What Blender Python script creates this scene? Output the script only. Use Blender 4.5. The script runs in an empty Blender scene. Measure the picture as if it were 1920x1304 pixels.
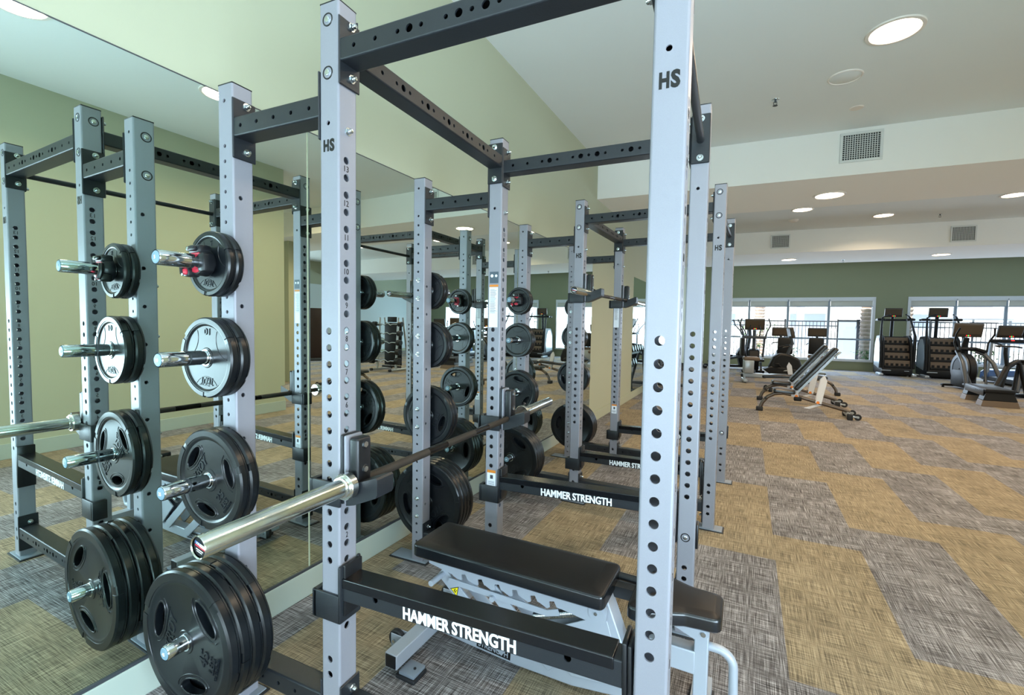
import bpy, bmesh, math, random
from math import pi, sin, cos, radians, atan2, sqrt
from mathutils import Vector, Matrix

random.seed(7)
scene = bpy.context.scene
COL = scene.collection

# ------------------------------------------------------------------ camera
CAM = Vector((2.087, -1.0685, 1.4915))
YAW, PITCH, ROLL = 0.4680, -0.0509, 0.0168
F_PX = 874.63
cam_data = bpy.data.cameras.new('camera')
cam_data.sensor_fit = 'HORIZONTAL'
cam_data.sensor_width = 36.0
cam_data.lens = F_PX / 1920.0 * 36.0
cam_data.clip_start = 0.05
cam_data.clip_end = 300
camera = bpy.data.objects.new('camera', cam_data)
COL.objects.link(camera)
fwd = Vector((-sin(YAW) * cos(PITCH), cos(YAW) * cos(PITCH), sin(PITCH)))
rgt = Vector((cos(YAW), sin(YAW), 0))
upv = rgt.cross(fwd)
r2 = cos(ROLL) * rgt + sin(ROLL) * upv
u2 = -sin(ROLL) * rgt + cos(ROLL) * upv
camera.matrix_world = Matrix(((r2.x, u2.x, -fwd.x, CAM.x), (r2.y, u2.y, -fwd.y, CAM.y), (r2.z, u2.z, -fwd.z, CAM.z), (0, 0, 0, 1)))
scene.camera = camera

# ------------------------------------------------------------------ world, sun, exposure
scene.view_settings.view_transform = 'Standard'
scene.view_settings.look = 'None'
scene.view_settings.gamma = 1.0
scene.view_settings.use_curve_mapping = False
scene.view_settings.exposure = 0.15
world = bpy.data.worlds.new('World')
scene.world = world
world.use_nodes = True
wn = world.node_tree
wn.nodes.clear()
sky = wn.nodes.new('ShaderNodeTexSky')
sky.sky_type = 'NISHITA'
sky.sun_disc = False
sky.sun_elevation = radians(48)
sky.sun_rotation = radians(200)
bgn = wn.nodes.new('ShaderNodeBackground')
bgn.inputs['Strength'].default_value = SKY_STRENGTH = 0.42
wo = wn.nodes.new('ShaderNodeOutputWorld')
wn.links.new(sky.outputs[0], bgn.inputs[0])
wn.links.new(bgn.outputs[0], wo.inputs[0])

def add_light(name, kind, loc, energy, color, rot=(0, 0, 0), **kw):
    d = bpy.data.lights.new(name, kind)
    d.energy = energy
    d.color = color
    for k, v in kw.items():
        setattr(d, k, v)
    o = bpy.data.objects.new(name, d)
    o.location = loc
    o.rotation_euler = rot
    COL.objects.link(o)
    return o

add_light('sun', 'SUN', (0, -30, 40), 9.0, (1.0, 0.95, 0.88), rot=(radians(38), 0, radians(-18)), angle=radians(0.6))
# area light added as daylight from unseen windows behind the camera
DAY = (0.66, 0.85, 1.0)
add_light('unseen_rear_daylight', 'AREA', (2.4, -4.38, 1.65), 235, DAY, rot=(radians(112), 0, 0), shape='RECTANGLE', size=4.4, size_y=2.9)
add_light('unseen_near_daylight', 'AREA', (4.66, -2.5, 1.35), 480, (0.64, 0.83, 1.0), rot=(0, radians(101), 0), shape='RECTANGLE', size=2.3, size_y=3.6)  # unseen window light, added for the blue reflection in the plate faces
# daylight entering through the two window bands of the far wall
add_light('daylight_far_window', 'AREA', (3.42, 19.45, 1.35), 210, (0.62, 0.80, 1.0), rot=(radians(-90), 0, 0), shape='RECTANGLE', size=5.1, size_y=1.9)
add_light('daylight_far_window', 'AREA', (9.7, 19.45, 1.35), 210, (0.62, 0.80, 1.0), rot=(radians(-90), 0, 0), shape='RECTANGLE', size=5.1, size_y=1.9)
# cool fill light added before the solid side wall of the wide room part
add_light('side_wall_fill', 'AREA', (13.75, 8.6, 1.7), 200, (0.78, 0.9, 1.0), rot=(0, radians(90), 0), shape='RECTANGLE', size=2.2, size_y=7.0)

# ------------------------------------------------------------------ materials
def lin(c):
    out = []
    for v in c:
        v = v / 255.0
        out.append(v / 12.92 if v <= 0.04045 else ((v + 0.055) / 1.055) ** 2.4)
    return tuple(out) + (1.0,)

def mat(name, rgb, rough=0.5, metal=0.0, noise=None, bump=None, spec=0.5, coat=0.0, emit=None):
    m = bpy.data.materials.new(name)
    m.use_nodes = True
    nt = m.node_tree
    b = nt.nodes['Principled BSDF']
    col = lin(rgb)
    b.inputs['Base Color'].default_value = col
    b.inputs['Roughness'].default_value = rough
    b.inputs['Metallic'].default_value = metal
    b.inputs['Specular IOR Level'].default_value = spec
    b.inputs['Coat Weight'].default_value = coat
    tc = nt.nodes.new('ShaderNodeTexCoord')
    if noise:
        sc, amt = noise
        n = nt.nodes.new('ShaderNodeTexNoise')
        n.inputs['Scale'].default_value = sc
        n.inputs['Detail'].default_value = 4
        nt.links.new(tc.outputs['Object'], n.inputs['Vector'])
        mx = nt.nodes.new('ShaderNodeMix')
        mx.data_type = 'RGBA'
        mx.inputs[6].default_value = tuple(v * (1 - amt) for v in col[:3]) + (1,)
        mx.inputs[7].default_value = tuple(min(1, v * (1 + amt)) for v in col[:3]) + (1,)
        nt.links.new(n.outputs['Fac'], mx.inputs[0])
        nt.links.new(mx.outputs[2], b.inputs['Base Color'])
    if bump:
        sc, st = bump
        n = nt.nodes.new('ShaderNodeTexNoise')
        n.inputs['Scale'].default_value = sc
        n.inputs['Detail'].default_value = 3
        nt.links.new(tc.outputs['Object'], n.inputs['Vector'])
        bp = nt.nodes.new('ShaderNodeBump')
        bp.inputs['Strength'].default_value = st
        bp.inputs['Distance'].default_value = 0.002
        nt.links.new(n.outputs['Fac'], bp.inputs['Height'])
        nt.links.new(bp.outputs['Normal'], b.inputs['Normal'])
    if emit:
        b.inputs['Emission Color'].default_value = lin(emit[0])
        b.inputs['Emission Strength'].default_value = emit[1]
    return m

M = {}
M['silver'] = mat('silver_paint', (140, 141, 150), 0.42, 0.2, noise=(900, 0.10), bump=(700, 0.12))
M['black_paint'] = mat('black_textured_paint', (29, 33, 38), 0.40, 0.0, noise=(700, 0.35), bump=(500, 0.25))
M['black_plastic'] = mat('black_plastic', (18, 20, 24), 0.35)
M['liner'] = mat('black_liner', (14, 16, 20), 0.22, bump=(90, 0.03))
M['zinc'] = mat('zinc_bolt', (205, 212, 215), 0.22, 1.0)
M['chrome'] = mat('chrome', (215, 220, 224), 0.09, 1.0)
M['bar_chrome'] = mat('bar_chrome', (205, 208, 200), 0.2, 1.0, noise=(60, 0.12))
M['collar_chrome'] = mat('collar_chrome', (222, 222, 216), 0.18, 1.0)
M['knurl'] = mat('knurled_black_oxide', (66, 60, 54), 0.55, 0.6, bump=(900, 0.5))
M['black_oxide'] = mat('black_oxide', (40, 36, 34), 0.2, 0.8)
M['rubber'] = mat('plate_rubber', (14, 18, 22), 0.30, 0.0, noise=(30, 0.2), bump=(140, 0.02), spec=0.48)
M['rubber_text'] = mat('plate_relief', (20, 25, 30), 0.34)
M['cap_blue'] = mat('peg_cap', (118, 150, 168), 0.4)
M['white_print'] = mat('white_print', (236, 240, 242), 0.5)
M['black_print'] = mat('black_print', (14, 13, 13), 0.35)
M['decal_grey'] = mat('decal_grey', (70, 84, 96), 0.4)
M['decal_orange'] = mat('decal_orange', (214, 130, 40), 0.45)
M['decal_white'] = mat('decal_white', (224, 228, 236), 0.45, noise=(120, 0.06))
M['red_plastic'] = mat('red_plastic', (196, 38, 62), 0.4)
M['yellow'] = mat('warning_yellow', (238, 218, 30), 0.45)
M['vinyl'] = mat('black_vinyl', (19, 16, 16), 0.46, 0.0, bump=(420, 0.10), spec=0.3)
M['vinyl_side'] = mat('black_vinyl_side', (14, 18, 24), 0.26, bump=(420, 0.05), spec=0.7)
M['bench_grey'] = mat('bench_paint', (164, 171, 182), 0.42, 0.15, noise=(900, 0.06))
M['rubber_foot'] = mat('rubber_foot', (26, 28, 32), 0.6)
M['grey_plate'] = mat('grey_foot_plate', (120, 130, 142), 0.5)
M['ceiling'] = mat('ceiling_paint', (228, 234, 234), 0.9, noise=(3, 0.01))
M['soffit'] = mat('soffit_paint', (244, 244, 240), 0.9)
M['wall_green'] = mat('sage_paint', (180, 183, 158), 0.85, noise=(2.0, 0.02), bump=(260, 0.06))
M['wall_far'] = mat('sage_paint_backlit', (148, 152, 122), 0.85, noise=(2.0, 0.02), bump=(260, 0.06))  # darker copy of the sage paint, backlit tone put into the colour
M['wall_white'] = mat('white_paint', (214, 224, 224), 0.85)
M['baseboard'] = mat('baseboard_paint', (176, 188, 178), 0.6)
M['frame_white'] = mat('window_frame_white', (226, 228, 230), 0.5)
M['frame_grey'] = mat('window_mullion_grey', (150, 164, 178), 0.5)
M['shade'] = mat('roller_shade_cloth', (214, 214, 206), 0.9)
def cloth_mat():
    m = bpy.data.materials.new('shade_cloth_translucent')
    m.use_nodes = True
    nt = m.node_tree
    b = nt.nodes['Principled BSDF']
    b.inputs['Base Color'].default_value = lin((220, 220, 212)); b.inputs['Roughness'].default_value = 0.9
    tl = nt.nodes.new('ShaderNodeBsdfTranslucent'); tl.inputs[0].default_value = lin((215, 216, 210))
    mx = nt.nodes.new('ShaderNodeMixShader'); mx.inputs[0].default_value = 0.45
    nt.links.new(b.outputs[0], mx.inputs[1]); nt.links.new(tl.outputs[0], mx.inputs[2])
    nt.links.new(mx.outputs[0], nt.nodes['Material Output'].inputs[0])
    return m
M['shade'] = cloth_mat()
M['trim_white'] = mat('light_trim', (232, 226, 218), 0.6)
M['lamp'] = mat('downlight_lens', (255, 240, 220), 0.6, emit=((255, 232, 200), 14.0))
M['vent_dark'] = mat('vent_dark', (52, 56, 58), 0.8)
M['vent_white'] = mat('vent_white', (220, 224, 222), 0.6)
M['machine_black'] = mat('machine_black', (13, 14, 16), 0.48, spec=0.35)
M['machine_grey'] = mat('machine_grey', (72, 77, 83), 0.4, 0.3)
M['machine_silver'] = mat('machine_silver', (176, 184, 190), 0.32, 0.5)
M['console'] = mat('console_bezel', (66, 58, 48), 0.45)
M['screen'] = mat('console_screen', (84, 72, 58), 0.3)
M['tan_shroud'] = mat('tan_shroud', (110, 94, 78), 0.5)
M['led_red'] = mat('led_red', (255, 40, 40), 0.5, emit=((255, 40, 40), 3.0))
M['led_green'] = mat('led_green', (60, 255, 90), 0.5, emit=((80, 255, 90), 3.0))
M['tube_bronze'] = mat('tube_bronze', (112, 102, 94), 0.28, 0.75)
M['orange_dot'] = mat('orange_dot', (250, 140, 20), 0.35)
M['blue_deck'] = mat('treadmill_hood', (60, 96, 150), 0.35)
M['hedge'] = mat('hedge_leaf', (110, 150, 84), 0.7, noise=(4, 0.4))
M['palm_bark'] = mat('palm_bark', (212, 190, 174), 0.9, noise=(12, 0.4))
M['thatch'] = mat('umbrella_cloth', (150, 152, 156), 0.9, noise=(20, 0.25))
M['facade'] = mat('facade_stucco', (224, 222, 216), 0.9)
M['facade_grey'] = mat('facade_grey', (176, 188, 202), 0.8)
M['fence'] = mat('fence_metal', (36, 42, 52), 0.5)
M['paving'] = mat('paving', (206, 204, 198), 0.9, noise=(2, 0.08))
M['dark_wood'] = mat('dark_cabinet', (46, 26, 20), 0.45)
M['weight_stack'] = mat('weight_stack', (36, 30, 28), 0.4)

def mirror_mat():
    m = bpy.data.materials.new('mirror_glass')
    m.use_nodes = True
    b = m.node_tree.nodes['Principled BSDF']
    b.inputs['Base Color'].default_value = (0.74, 0.86, 0.81, 1)
    b.inputs['Metallic'].default_value = 1.0
    b.inputs['Roughness'].default_value = 0.0
    return m
M['mirror'] = mirror_mat()

def glass_mat():
    m = bpy.data.materials.new('window_glass')
    m.use_nodes = True
    nt = m.node_tree
    nt.nodes.clear()
    t = nt.nodes.new('ShaderNodeBsdfTransparent')
    t.inputs[0].default_value = (0.93, 0.97, 0.98, 1)
    g = nt.nodes.new('ShaderNodeBsdfGlossy')
    g.inputs['Roughness'].default_value = 0.02
    mx = nt.nodes.new('ShaderNodeMixShader')
    mx.inputs[0].default_value = 0.06
    o = nt.nodes.new('ShaderNodeOutputMaterial')
    nt.links.new(t.outputs[0], mx.inputs[1])
    nt.links.new(g.outputs[0], mx.inputs[2])
    nt.links.new(mx.outputs[0], o.inputs[0])
    return m
M['glass'] = glass_mat()

def carpet_mat():
    """carpet planks 0.52 x 1.56 m in two weaves, each column shifted by 0.42 m, cross-woven threads"""
    m = bpy.data.materials.new('carpet_tiles')
    m.use_nodes = True
    nt = m.node_tree
    b = nt.nodes['Principled BSDF']
    b.inputs['Roughness'].default_value = 0.95
    b.inputs['Specular IOR Level'].default_value = 0.25
    b.inputs['Sheen Weight'].default_value = 0.07
    b.inputs['Sheen Roughness'].default_value = 0.3
    N, Lk = nt.nodes.new, nt.links.new
    geo = N('ShaderNodeNewGeometry')
    sep = N('ShaderNodeSeparateXYZ')
    Lk(geo.outputs['Position'], sep.inputs[0])
    def mth(op, a, bb=None):
        n = N('ShaderNodeMath'); n.operation = op
        for i, v in enumerate((a, bb)):
            if v is None: continue
            if isinstance(v, (int, float)): n.inputs[i].default_value = v
            else: Lk(v, n.inputs[i])
        return n.outputs[0]
    colf = mth('FLOOR', mth('DIVIDE', mth('SUBTRACT', sep.outputs[0], 2.82), 0.52))      # column 0 = x 2.82..3.34
    yy = mth('SUBTRACT', mth('SUBTRACT', sep.outputs[1], 1.60), mth('MULTIPLY', colf, 0.42))
    row = mth('FLOOR', mth('DIVIDE', yy, 1.56))
    par = mth('MODULO', mth('ADD', mth('ADD', row, colf), 200.0), 2.0)                    # 0 grey, 1 tan
    def threads(sx, sy, det):
        mp = N('ShaderNodeMapping'); mp.inputs['Scale'].default_value = (sx, sy, 1)
        Lk(geo.outputs['Position'], mp.inputs[0])
        n = N('ShaderNodeTexNoise'); n.inputs['Scale'].default_value = 1.0; n.inputs['Detail'].default_value = det
        n.inputs['Roughness'].default_value = 0.6
        Lk(mp.outputs[0], n.inputs['Vector'])
        return n.outputs['Fac']
    ty = threads(360, 6, 2)     # threads running along y
    tx = threads(7, 320, 2)     # threads running along x
    big = threads(3.0, 3.0, 2)
    s = mth('ADD', mth('MULTIPLY', ty, 0.5), mth('MULTIPLY', tx, 0.5))
    s = mth('ADD', s, mth('MULTIPLY', mth('SUBTRACT', big, 0.5), 0.12))
    def ramp(lo, mid, hi):
        r = N('ShaderNodeValToRGB')
        r.color_ramp.elements[0].position = 0.40; r.color_ramp.elements[0].color = lin(lo)
        r.color_ramp.elements[1].position = 0.61; r.color_ramp.elements[1].color = lin(hi)
        e = r.color_ramp.elements.new(0.5); e.color = lin(mid)
        Lk(s, r.inputs[0])
        return r.outputs[0]
    grey = ramp((54, 51, 52), (106, 102, 102), (182, 180, 183))
    tan = ramp((84, 76, 62), (135, 121, 98), (180, 165, 138))
    mx = N('ShaderNodeMix'); mx.data_type = 'RGBA'
    Lk(par, mx.inputs[0]); Lk(grey, mx.inputs[6]); Lk(tan, mx.inputs[7])
    Lk(mx.outputs[2], b.inputs['Base Color'])
    bp = N('ShaderNodeBump'); bp.inputs['Strength'].default_value = 0.3; bp.inputs['Distance'].default_value = 0.003
    Lk(s, bp.inputs['Height']); Lk(bp.outputs[0], b.inputs['Normal'])
    return m
M['carpet'] = carpet_mat()

# ------------------------------------------------------------------ mesh building
class MB:
    """collects faces, then links them as ONE mesh object"""
    def __init__(s):
        s.v, s.f, s.m, s.sm = [], [], [], []
    def add(s, verts, faces, mi=0, smooth=False, tf=None):
        o = len(s.v)
        for p in verts:
            p = Vector(p)
            if tf is not None: p = tf @ p
            s.v.append(tuple(p))
        for f in faces:
            s.f.append([i + o for i in f]); s.m.append(mi); s.sm.append(smooth)
        return s
    def box(s, x0, x1, y0, y1, z0, z1, mi=0, tf=None):
        vs = [(x, y, z) for z in (z0, z1) for y in (y0, y1) for x in (x0, x1)]
        return s.add(vs, [(0, 2, 3, 1), (4, 5, 7, 6), (0, 1, 5, 4), (2, 6, 7, 3), (0, 4, 6, 2), (1, 3, 7, 5)], mi, tf=tf)
    def rbox(s, x0, x1, y0, y1, z0, z1, r, mi=0, tf=None, seg=2):
        """box with rounded edges"""
        bm = bmesh.new()
        bmesh.ops.create_cube(bm, size=1.0)
        for v in bm.verts:
            v.co = Vector(((x0 + x1) / 2 + v.co.x * (x1 - x0), (y0 + y1) / 2 + v.co.y * (y1 - y0), (z0 + z1) / 2 + v.co.z * (z1 - z0)))
        r = min(r, 0.49 * min(x1 - x0, y1 - y0, z1 - z0))
        bmesh.ops.bevel(bm, geom=list(bm.edges), offset=r, segments=seg, profile=0.5, affect='EDGES')
        bm.verts.index_update()
        s.add([v.co.copy() for v in bm.verts], [[v.index for v in f.verts] for f in bm.faces], mi, True, tf)
        bm.free()
        return s
    def hexa(s, lo, hi, mi=0, tf=None):
        """two quads of 4 points each, joined"""
        vs = list(lo) + list(hi)
        return s.add(vs, [(3, 2, 1, 0), (4, 5, 6, 7), (0, 1, 5, 4), (1, 2, 6, 5), (2, 3, 7, 6), (3, 0, 4, 7)], mi, tf=tf)
    def prism(s, poly, a0, a1, axis='y', mi=0, tf=None, smooth=False):
        """poly: 2d outline; extruded along axis from a0 to a1.  axis y: (x,z); axis x: (y,z); axis z: (x,y)"""
        def P(p, a):
            return (p[0], a, p[1]) if axis == 'y' else (a, p[0], p[1]) if axis == 'x' else (p[0], p[1], a)
        n = len(poly)
        vs = [P(p, a0) for p in poly] + [P(p, a1) for p in poly]
        s.add(vs, [list(range(n))[::-1], list(range(n, 2 * n))], mi, False, tf)
        o = len(s.v) - 2 * n
        for i in range(n):
            j = (i + 1) % n
            s.f.append([o + i, o + j, o + n + j, o + n + i]); s.m.append(mi); s.sm.append(smooth)
        return s
    def tube(s, pts, r, n=12, mi=0, cap=True, tf=None, smooth=True, closed=False):
        pts = [Vector(p) for p in pts]
        k = len(pts)
        rad = r if isinstance(r, (list, tuple)) else [r] * k
        t0 = (pts[1] - pts[0]).normalized()
        ref = Vector((0, 0, 1)) if abs(t0.z) < 0.9 else Vector((1, 0, 0))
        u = (ref - t0 * ref.dot(t0)).normalized()
        vs, prev = [], t0
        for i, p in enumerate(pts):
            if closed:
                t = (pts[(i + 1) % k] - pts[i - 1]).normalized()
            else:
                t = (pts[min(i + 1, k - 1)] - pts[max(i - 1, 0)]).normalized()
            u = (u - t * u.dot(t)).normalized()
            w = t.cross(u)
            for j in range(n):
                a = 2 * pi * j / n
                vs.append(p + (u * cos(a) + w * sin(a)) * rad[i])
        fs = []
        for i in range(k if closed else k - 1):
            for j in range(n):
                a, b = i * n + j, i * n + (j + 1) % n
                c = ((i + 1) % k) * n
                fs.append((a, b, c + (j + 1) % n, c + j))
        s.add(vs, fs, mi, smooth, tf)
        if cap and not closed:
            o = len(s.v) - len(vs)
            s.f.append([o + j for j in range(n)][::-1]); s.m.append(mi); s.sm.append(False)
            s.f.append([o + (k - 1) * n + j for j in range(n)]); s.m.append(mi); s.sm.append(False)
        return s
    def cyl(s, p0, p1, r, n=16, mi=0, r1=None, tf=None):
        return s.tube([p0, p1], [r, r if r1 is None else r1], n, mi, True, tf)
    def beam(s, pts, w, h, mi=0, tf=None, side=None):
        """rectangular bar along pts; w across, h upward"""
        pts = [Vector(p) for p in pts]
        k = len(pts); vs = []
        for i, p in enumerate(pts):
            t = (pts[min(i + 1, k - 1)] - pts[max(i - 1, 0)]).normalized()
            if side is not None: sd = Vector(side)
            else:
                sd = t.cross(Vector((0, 0, 1)))
                sd = sd.normalized() if sd.length > 1e-4 else Vector((1, 0, 0))
            up = sd.cross(t).normalized()
            for a, b in ((-1, -1), (1, -1), (1, 1), (-1, 1)):
                vs.append(p + sd * (a * w / 2) + up * (b * h / 2))
        fs = [(3, 2, 1, 0), tuple(4 * (k - 1) + q for q in range(4))]
        for i in range(k - 1):
            for j in range(4):
                a, b = 4 * i + j, 4 * i + (j + 1) % 4
                fs.append((a, b, b + 4, a + 4))
        return s.add(vs, fs, mi, False, tf)
    def lathe(s, prof, axis='y', c=(0, 0, 0), n=48, mi=0, a0=0.0, a1=2 * pi, tf=None, smooth=True):
        """prof: (radius, height) along axis"""
        full = abs(a1 - a0) > 2 * pi - 1e-6
        m = n if full else n + 1
        vs = []
        for (r, h) in prof:
            for j in range(m):
                a = a0 + (a1 - a0) * j / n
                x, z = r * cos(a), r * sin(a)
                p = (c[0] + x, c[1] + h, c[2] + z) if axis == 'y' else (c[0] + x, c[1] + z, c[2] + h) if axis == 'z' else (c[0] + h, c[1] + x, c[2] + z)
                vs.append(p)
        fs = []
        for i in range(len(prof) - 1):
            for j in range(m if full else m - 1):
                jn = (j + 1) % m
                fs.append((i * m + j, (i + 1) * m + j, (i + 1) * m + jn, i * m + jn))
        if not full:
            fs.append([i * m for i in range(len(prof))]); fs.append([i * m + m - 1 for i in range(len(prof))][::-1])
        return s.add(vs, fs, mi, smooth, tf)
    def ball(s, c, r, n=12, mi=0, sc=(1, 1, 1), tf=None):
        pr = [(max(1e-4, sin(pi * i / n)), -cos(pi * i / n)) for i in range(n + 1)]
        t = Matrix.Translation(c) @ Matrix.Diagonal((r * sc[0], r * sc[1], r * sc[2], 1))
        if tf is not None: t = tf @ t
        return s.lathe(pr, 'z', n=n + 4, mi=mi, tf=t)
    def build(s, name, mats, parent=None, loc=None, rot=None, bevel=None, autosmooth=None):
        me = bpy.data.meshes.new(name)
        me.from_pydata(s.v, [], s.f)
        if not isinstance(mats, (list, tuple)): mats = [mats]
        for m in mats: me.materials.append(M[m] if isinstance(m, str) else m)
        me.polygons.foreach_set('material_index', s.m)
        me.polygons.foreach_set('use_smooth', s.sm)
        me.update()
        bm = bmesh.new(); bm.from_mesh(me)
        bmesh.ops.recalc_face_normals(bm, faces=bm.faces)
        bm.to_mesh(me); bm.free()
        me.set_sharp_from_angle(angle=radians(33))
        o = bpy.data.objects.new(name, me)
        COL.objects.link(o)
        if parent is not None: o.parent = parent
        if loc is not None: o.location = loc
        if rot is not None: o.rotation_euler = rot
        if bevel:
            b = o.modifiers.new('edges', 'BEVEL')
            b.width = bevel; b.segments = 2; b.limit_method = 'ANGLE'; b.angle_limit = radians(40)
        return o

def tag(o, label=None, cat=None, group=None, kind=None):
    for k, v in (('label', label), ('category', cat), ('group', group), ('kind', kind)):
        if v: o[k] = v
    return o

def thing(name, label, cat, loc=(0, 0, 0), rz=0.0, group=None):
    o = bpy.data.objects.new(name, None)
    o.empty_display_size = 0.1
    COL.objects.link(o)
    o.location = loc
    o.rotation_euler = (0, 0, rz)
    return tag(o, label, cat, group)

def copy_tree(o, parent=None):
    c = o.copy()
    COL.objects.link(c)
    if parent is not None: c.parent = parent
    for ch in list(o.children):
        copy_tree(ch, c)
    return c

_text_cache = {}
def text_geo(body, bold=0.0, depth=0.02, res=3, space=1.0, shear=0.0):
    """letter shapes of the built-in font, normalised: x 0..1, y 0..1 over the bounding box; returns verts, faces, aspect"""
    key = (body, bold, depth, res, space, shear)
    if key not in _text_cache:
        cu = bpy.data.curves.new('letters', 'FONT')
        cu.body = body; cu.offset = bold; cu.extrude = depth; cu.resolution_u = res; cu.space_character = space; cu.shear = shear
        ob = bpy.data.objects.new('letters', cu)
        COL.objects.link(ob)
        dg = bpy.context.evaluated_depsgraph_get()
        me = bpy.data.meshes.new_from_object(ob.evaluated_get(dg))
        vs = [v.co.copy() for v in me.vertices]
        fs = [list(p.vertices) for p in me.polygons]
        bpy.data.objects.remove(ob); bpy.data.curves.remove(cu); bpy.data.meshes.remove(me)
        x0, x1 = min(v.x for v in vs), max(v.x for v in vs)
        y0, y1 = min(v.y for v in vs), max(v.y for v in vs)
        _text_cache[key] = ([((v.x - x0) / (x1 - x0), (v.y - y0) / (y1 - y0), v.z / depth) for v in vs], fs)
    return _text_cache[key]

def add_text(mb, body, w, h, thick, tf, mi=0, **kw):
    """flat letters w x h centred on the origin of tf, in its x (right) / y (up) plane, raised by thick along tf z"""
    vs, fs = text_geo(body, **kw)
    mb.add([((x - 0.5) * w, (y - 0.5) * h, z * thick) for x, y, z in vs], fs, mi, False, tf)

def frame(o, x, y):
    """matrix with origin o, x and y axis; z = x cross y"""
    x, y = Vector(x).normalized(), Vector(y).normalized()
    z = x.cross(y)
    return Matrix(((x.x, y.x, z.x, o[0]), (x.y, y.y, z.y, o[1]), (x.z, y.z, z.z, o[2]), (0, 0, 0, 1)))
# ------------------------------------------------------------------ the room
ZC, ZS = 3.92, 3.37          # ceiling, underside of the dropped soffits
YF, XW, XR = 19.6, 4.74, 14.0
SK = 0.045                   # soffits and far wall skewed from square to offset lens distortion the camera lacks
def st(o): return tag(o, kind='structure')

mb = MB(); mb.box(-0.2, XR + 0.2, -4.7, YF + 0.9, -0.12, 0.0)
st(mb.build('floor', 'carpet'))

def skew_box(mb, x0, x1, y0, y1, z0, z1, mi=0):
    lo = [(x0, y0 + SK * x0, z0), (x1, y0 + SK * x1, z0), (x1, y1 + SK * x1, z0), (x0, y1 + SK * x0, z0)]
    mb.hexa(lo, [(p[0], p[1], z1) for p in lo], mi)

mb = MB(); mb.box(-0.2, XR + 0.2, -4.7, YF + 0.9, ZC, ZC + 0.15)
st(mb.build('ceiling', 'ceiling'))
mb = MB(); skew_box(mb, 0.0, XR, 5.80, 7.45, ZS, ZC)
st(mb.build('ceiling_soffit', 'soffit'))
mb = MB(); skew_box(mb, 0.0, XR, 12.36, 14.75, ZS, ZC)
st(mb.build('ceiling_soffit', 'soffit'))

mb = MB(); mb.box(-0.2, 0.0, -4.7, YF + 0.9, 0, ZC)
st(mb.build('wall_left', 'wall_green'))
mb = MB(); mb.box(XW, XW + 0.25, -4.7, 4.1, 0, ZC); mb.box(XW + 0.25, XR, 3.85, 4.1, 0, ZC)
st(mb.build('wall_right', 'wall_green'))
mb = MB(); mb.box(-0.2, XW + 0.2, -4.7, -4.5, 0, ZC)
st(mb.build('wall_back', 'wall_green'))
mb = MB(); mb.box(XR, XR + 0.2, 4.1, YF + 0.9, 0, ZC, 0); mb.box(XR - 0.015, XR, 4.1, YF + 0.6, 0.12, 3.0, 1)
st(mb.build('wall_side', ['wall_green', 'wall_white']))

WIN = [(0.78, [2.09, 3.41, 4.72], 6.05), (7.06, [8.31, 9.58, 10.85], 12.2)]
W0, W1, WR, WSH = 0.38, 2.61, 1.13, 2.32
def far_y(x): return YF + 0.035 * (x - 4)  # slant added to the far wall, makes up for the missing lens distortion
mb = MB()
def fw(x0, x1, z0, z1):
    lo = [(x0, far_y(x0), z0), (x1, far_y(x1), z0), (x1, far_y(x1) + 0.2, z0), (x0, far_y(x0) + 0.2, z0)]
    mb.hexa(lo, [(p[0], p[1], z1) for p in lo])
fw(0, 0.78, 0, ZC); fw(6.05, 7.06, 0, ZC); fw(12.2, XR, 0, ZC)
for a, _, b in WIN: fw(a, b, 0, W0); fw(a, b, W1, ZC)
st(mb.build('wall_far', 'wall_far'))

def wbox(mb, x0, x1, d0, d1, z0, z1, mi=0):
    lo = [(x0, far_y(x0) + d0, z0), (x1, far_y(x1) + d0, z0), (x1, far_y(x1) + d1, z0), (x0, far_y(x0) + d1, z0)]
    mb.hexa(lo, [(p[0], p[1], z1) for p in lo], mi)
for wi, (a, mull, b) in enumerate(WIN):
    mb = MB()
    wbox(mb, a - 0.05, b + 0.05, -0.03, 0.16, W1 - 0.03, W1 + 0.05); wbox(mb, a - 0.05, b + 0.05, -0.05, 0.16, W0 - 0.06, W0 + 0.02)
    wbox(mb, a - 0.05, a + 0.03, -0.03, 0.16, W0, W1); wbox(mb, b - 0.03, b + 0.05, -0.03, 0.16, W0, W1)
    for x in mull: wbox(mb, x - 0.035, x + 0.035, 0.05, 0.12, W0, W1, 1)
    wbox(mb, a, b, 0.05, 0.12, WR - 0.03, WR + 0.03, 1)
    fr = st(mb.build('window_%d' % (wi + 1), ['frame_white', 'frame_grey']))
    edges = [a] + mull + [b]
    for p, q in zip(edges[:-1], edges[1:]):
        mg = MB(); wbox(mg, p, q, 0.08, 0.086, W0, W1); mg.build('pane', 'glass', fr)
    half = [a] + mull + [b]
    for i, (p, q) in enumerate(zip(half[:-1], half[1:])):
        t = thing('roller_shade', 'white roller shade over the %s pane of the %s window' % (('first', 'second', 'third', 'fourth')[i], ('far wall', 'stair climber')[wi]), 'shade', (p, far_y(p), WSH), group='roller shades drawn a little down over the far windows')
        mg = MB(); mg.box(0.04, q - p - 0.04, 0.015, 0.02, 0.02, 0.26); o = mg.build('shade_cloth', 'shade', t)
        mg = MB(); mg.box(0.03, q - p - 0.03, 0.008, 0.026, -0.01, 0.02); mg.build('hem_bar', 'frame_grey', t)
        mg = MB(); mg.box(0.02, q - p - 0.02, -0.035, 0.04, 0.20, 0.275); mg.build('fascia', 'frame_white', t)

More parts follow.
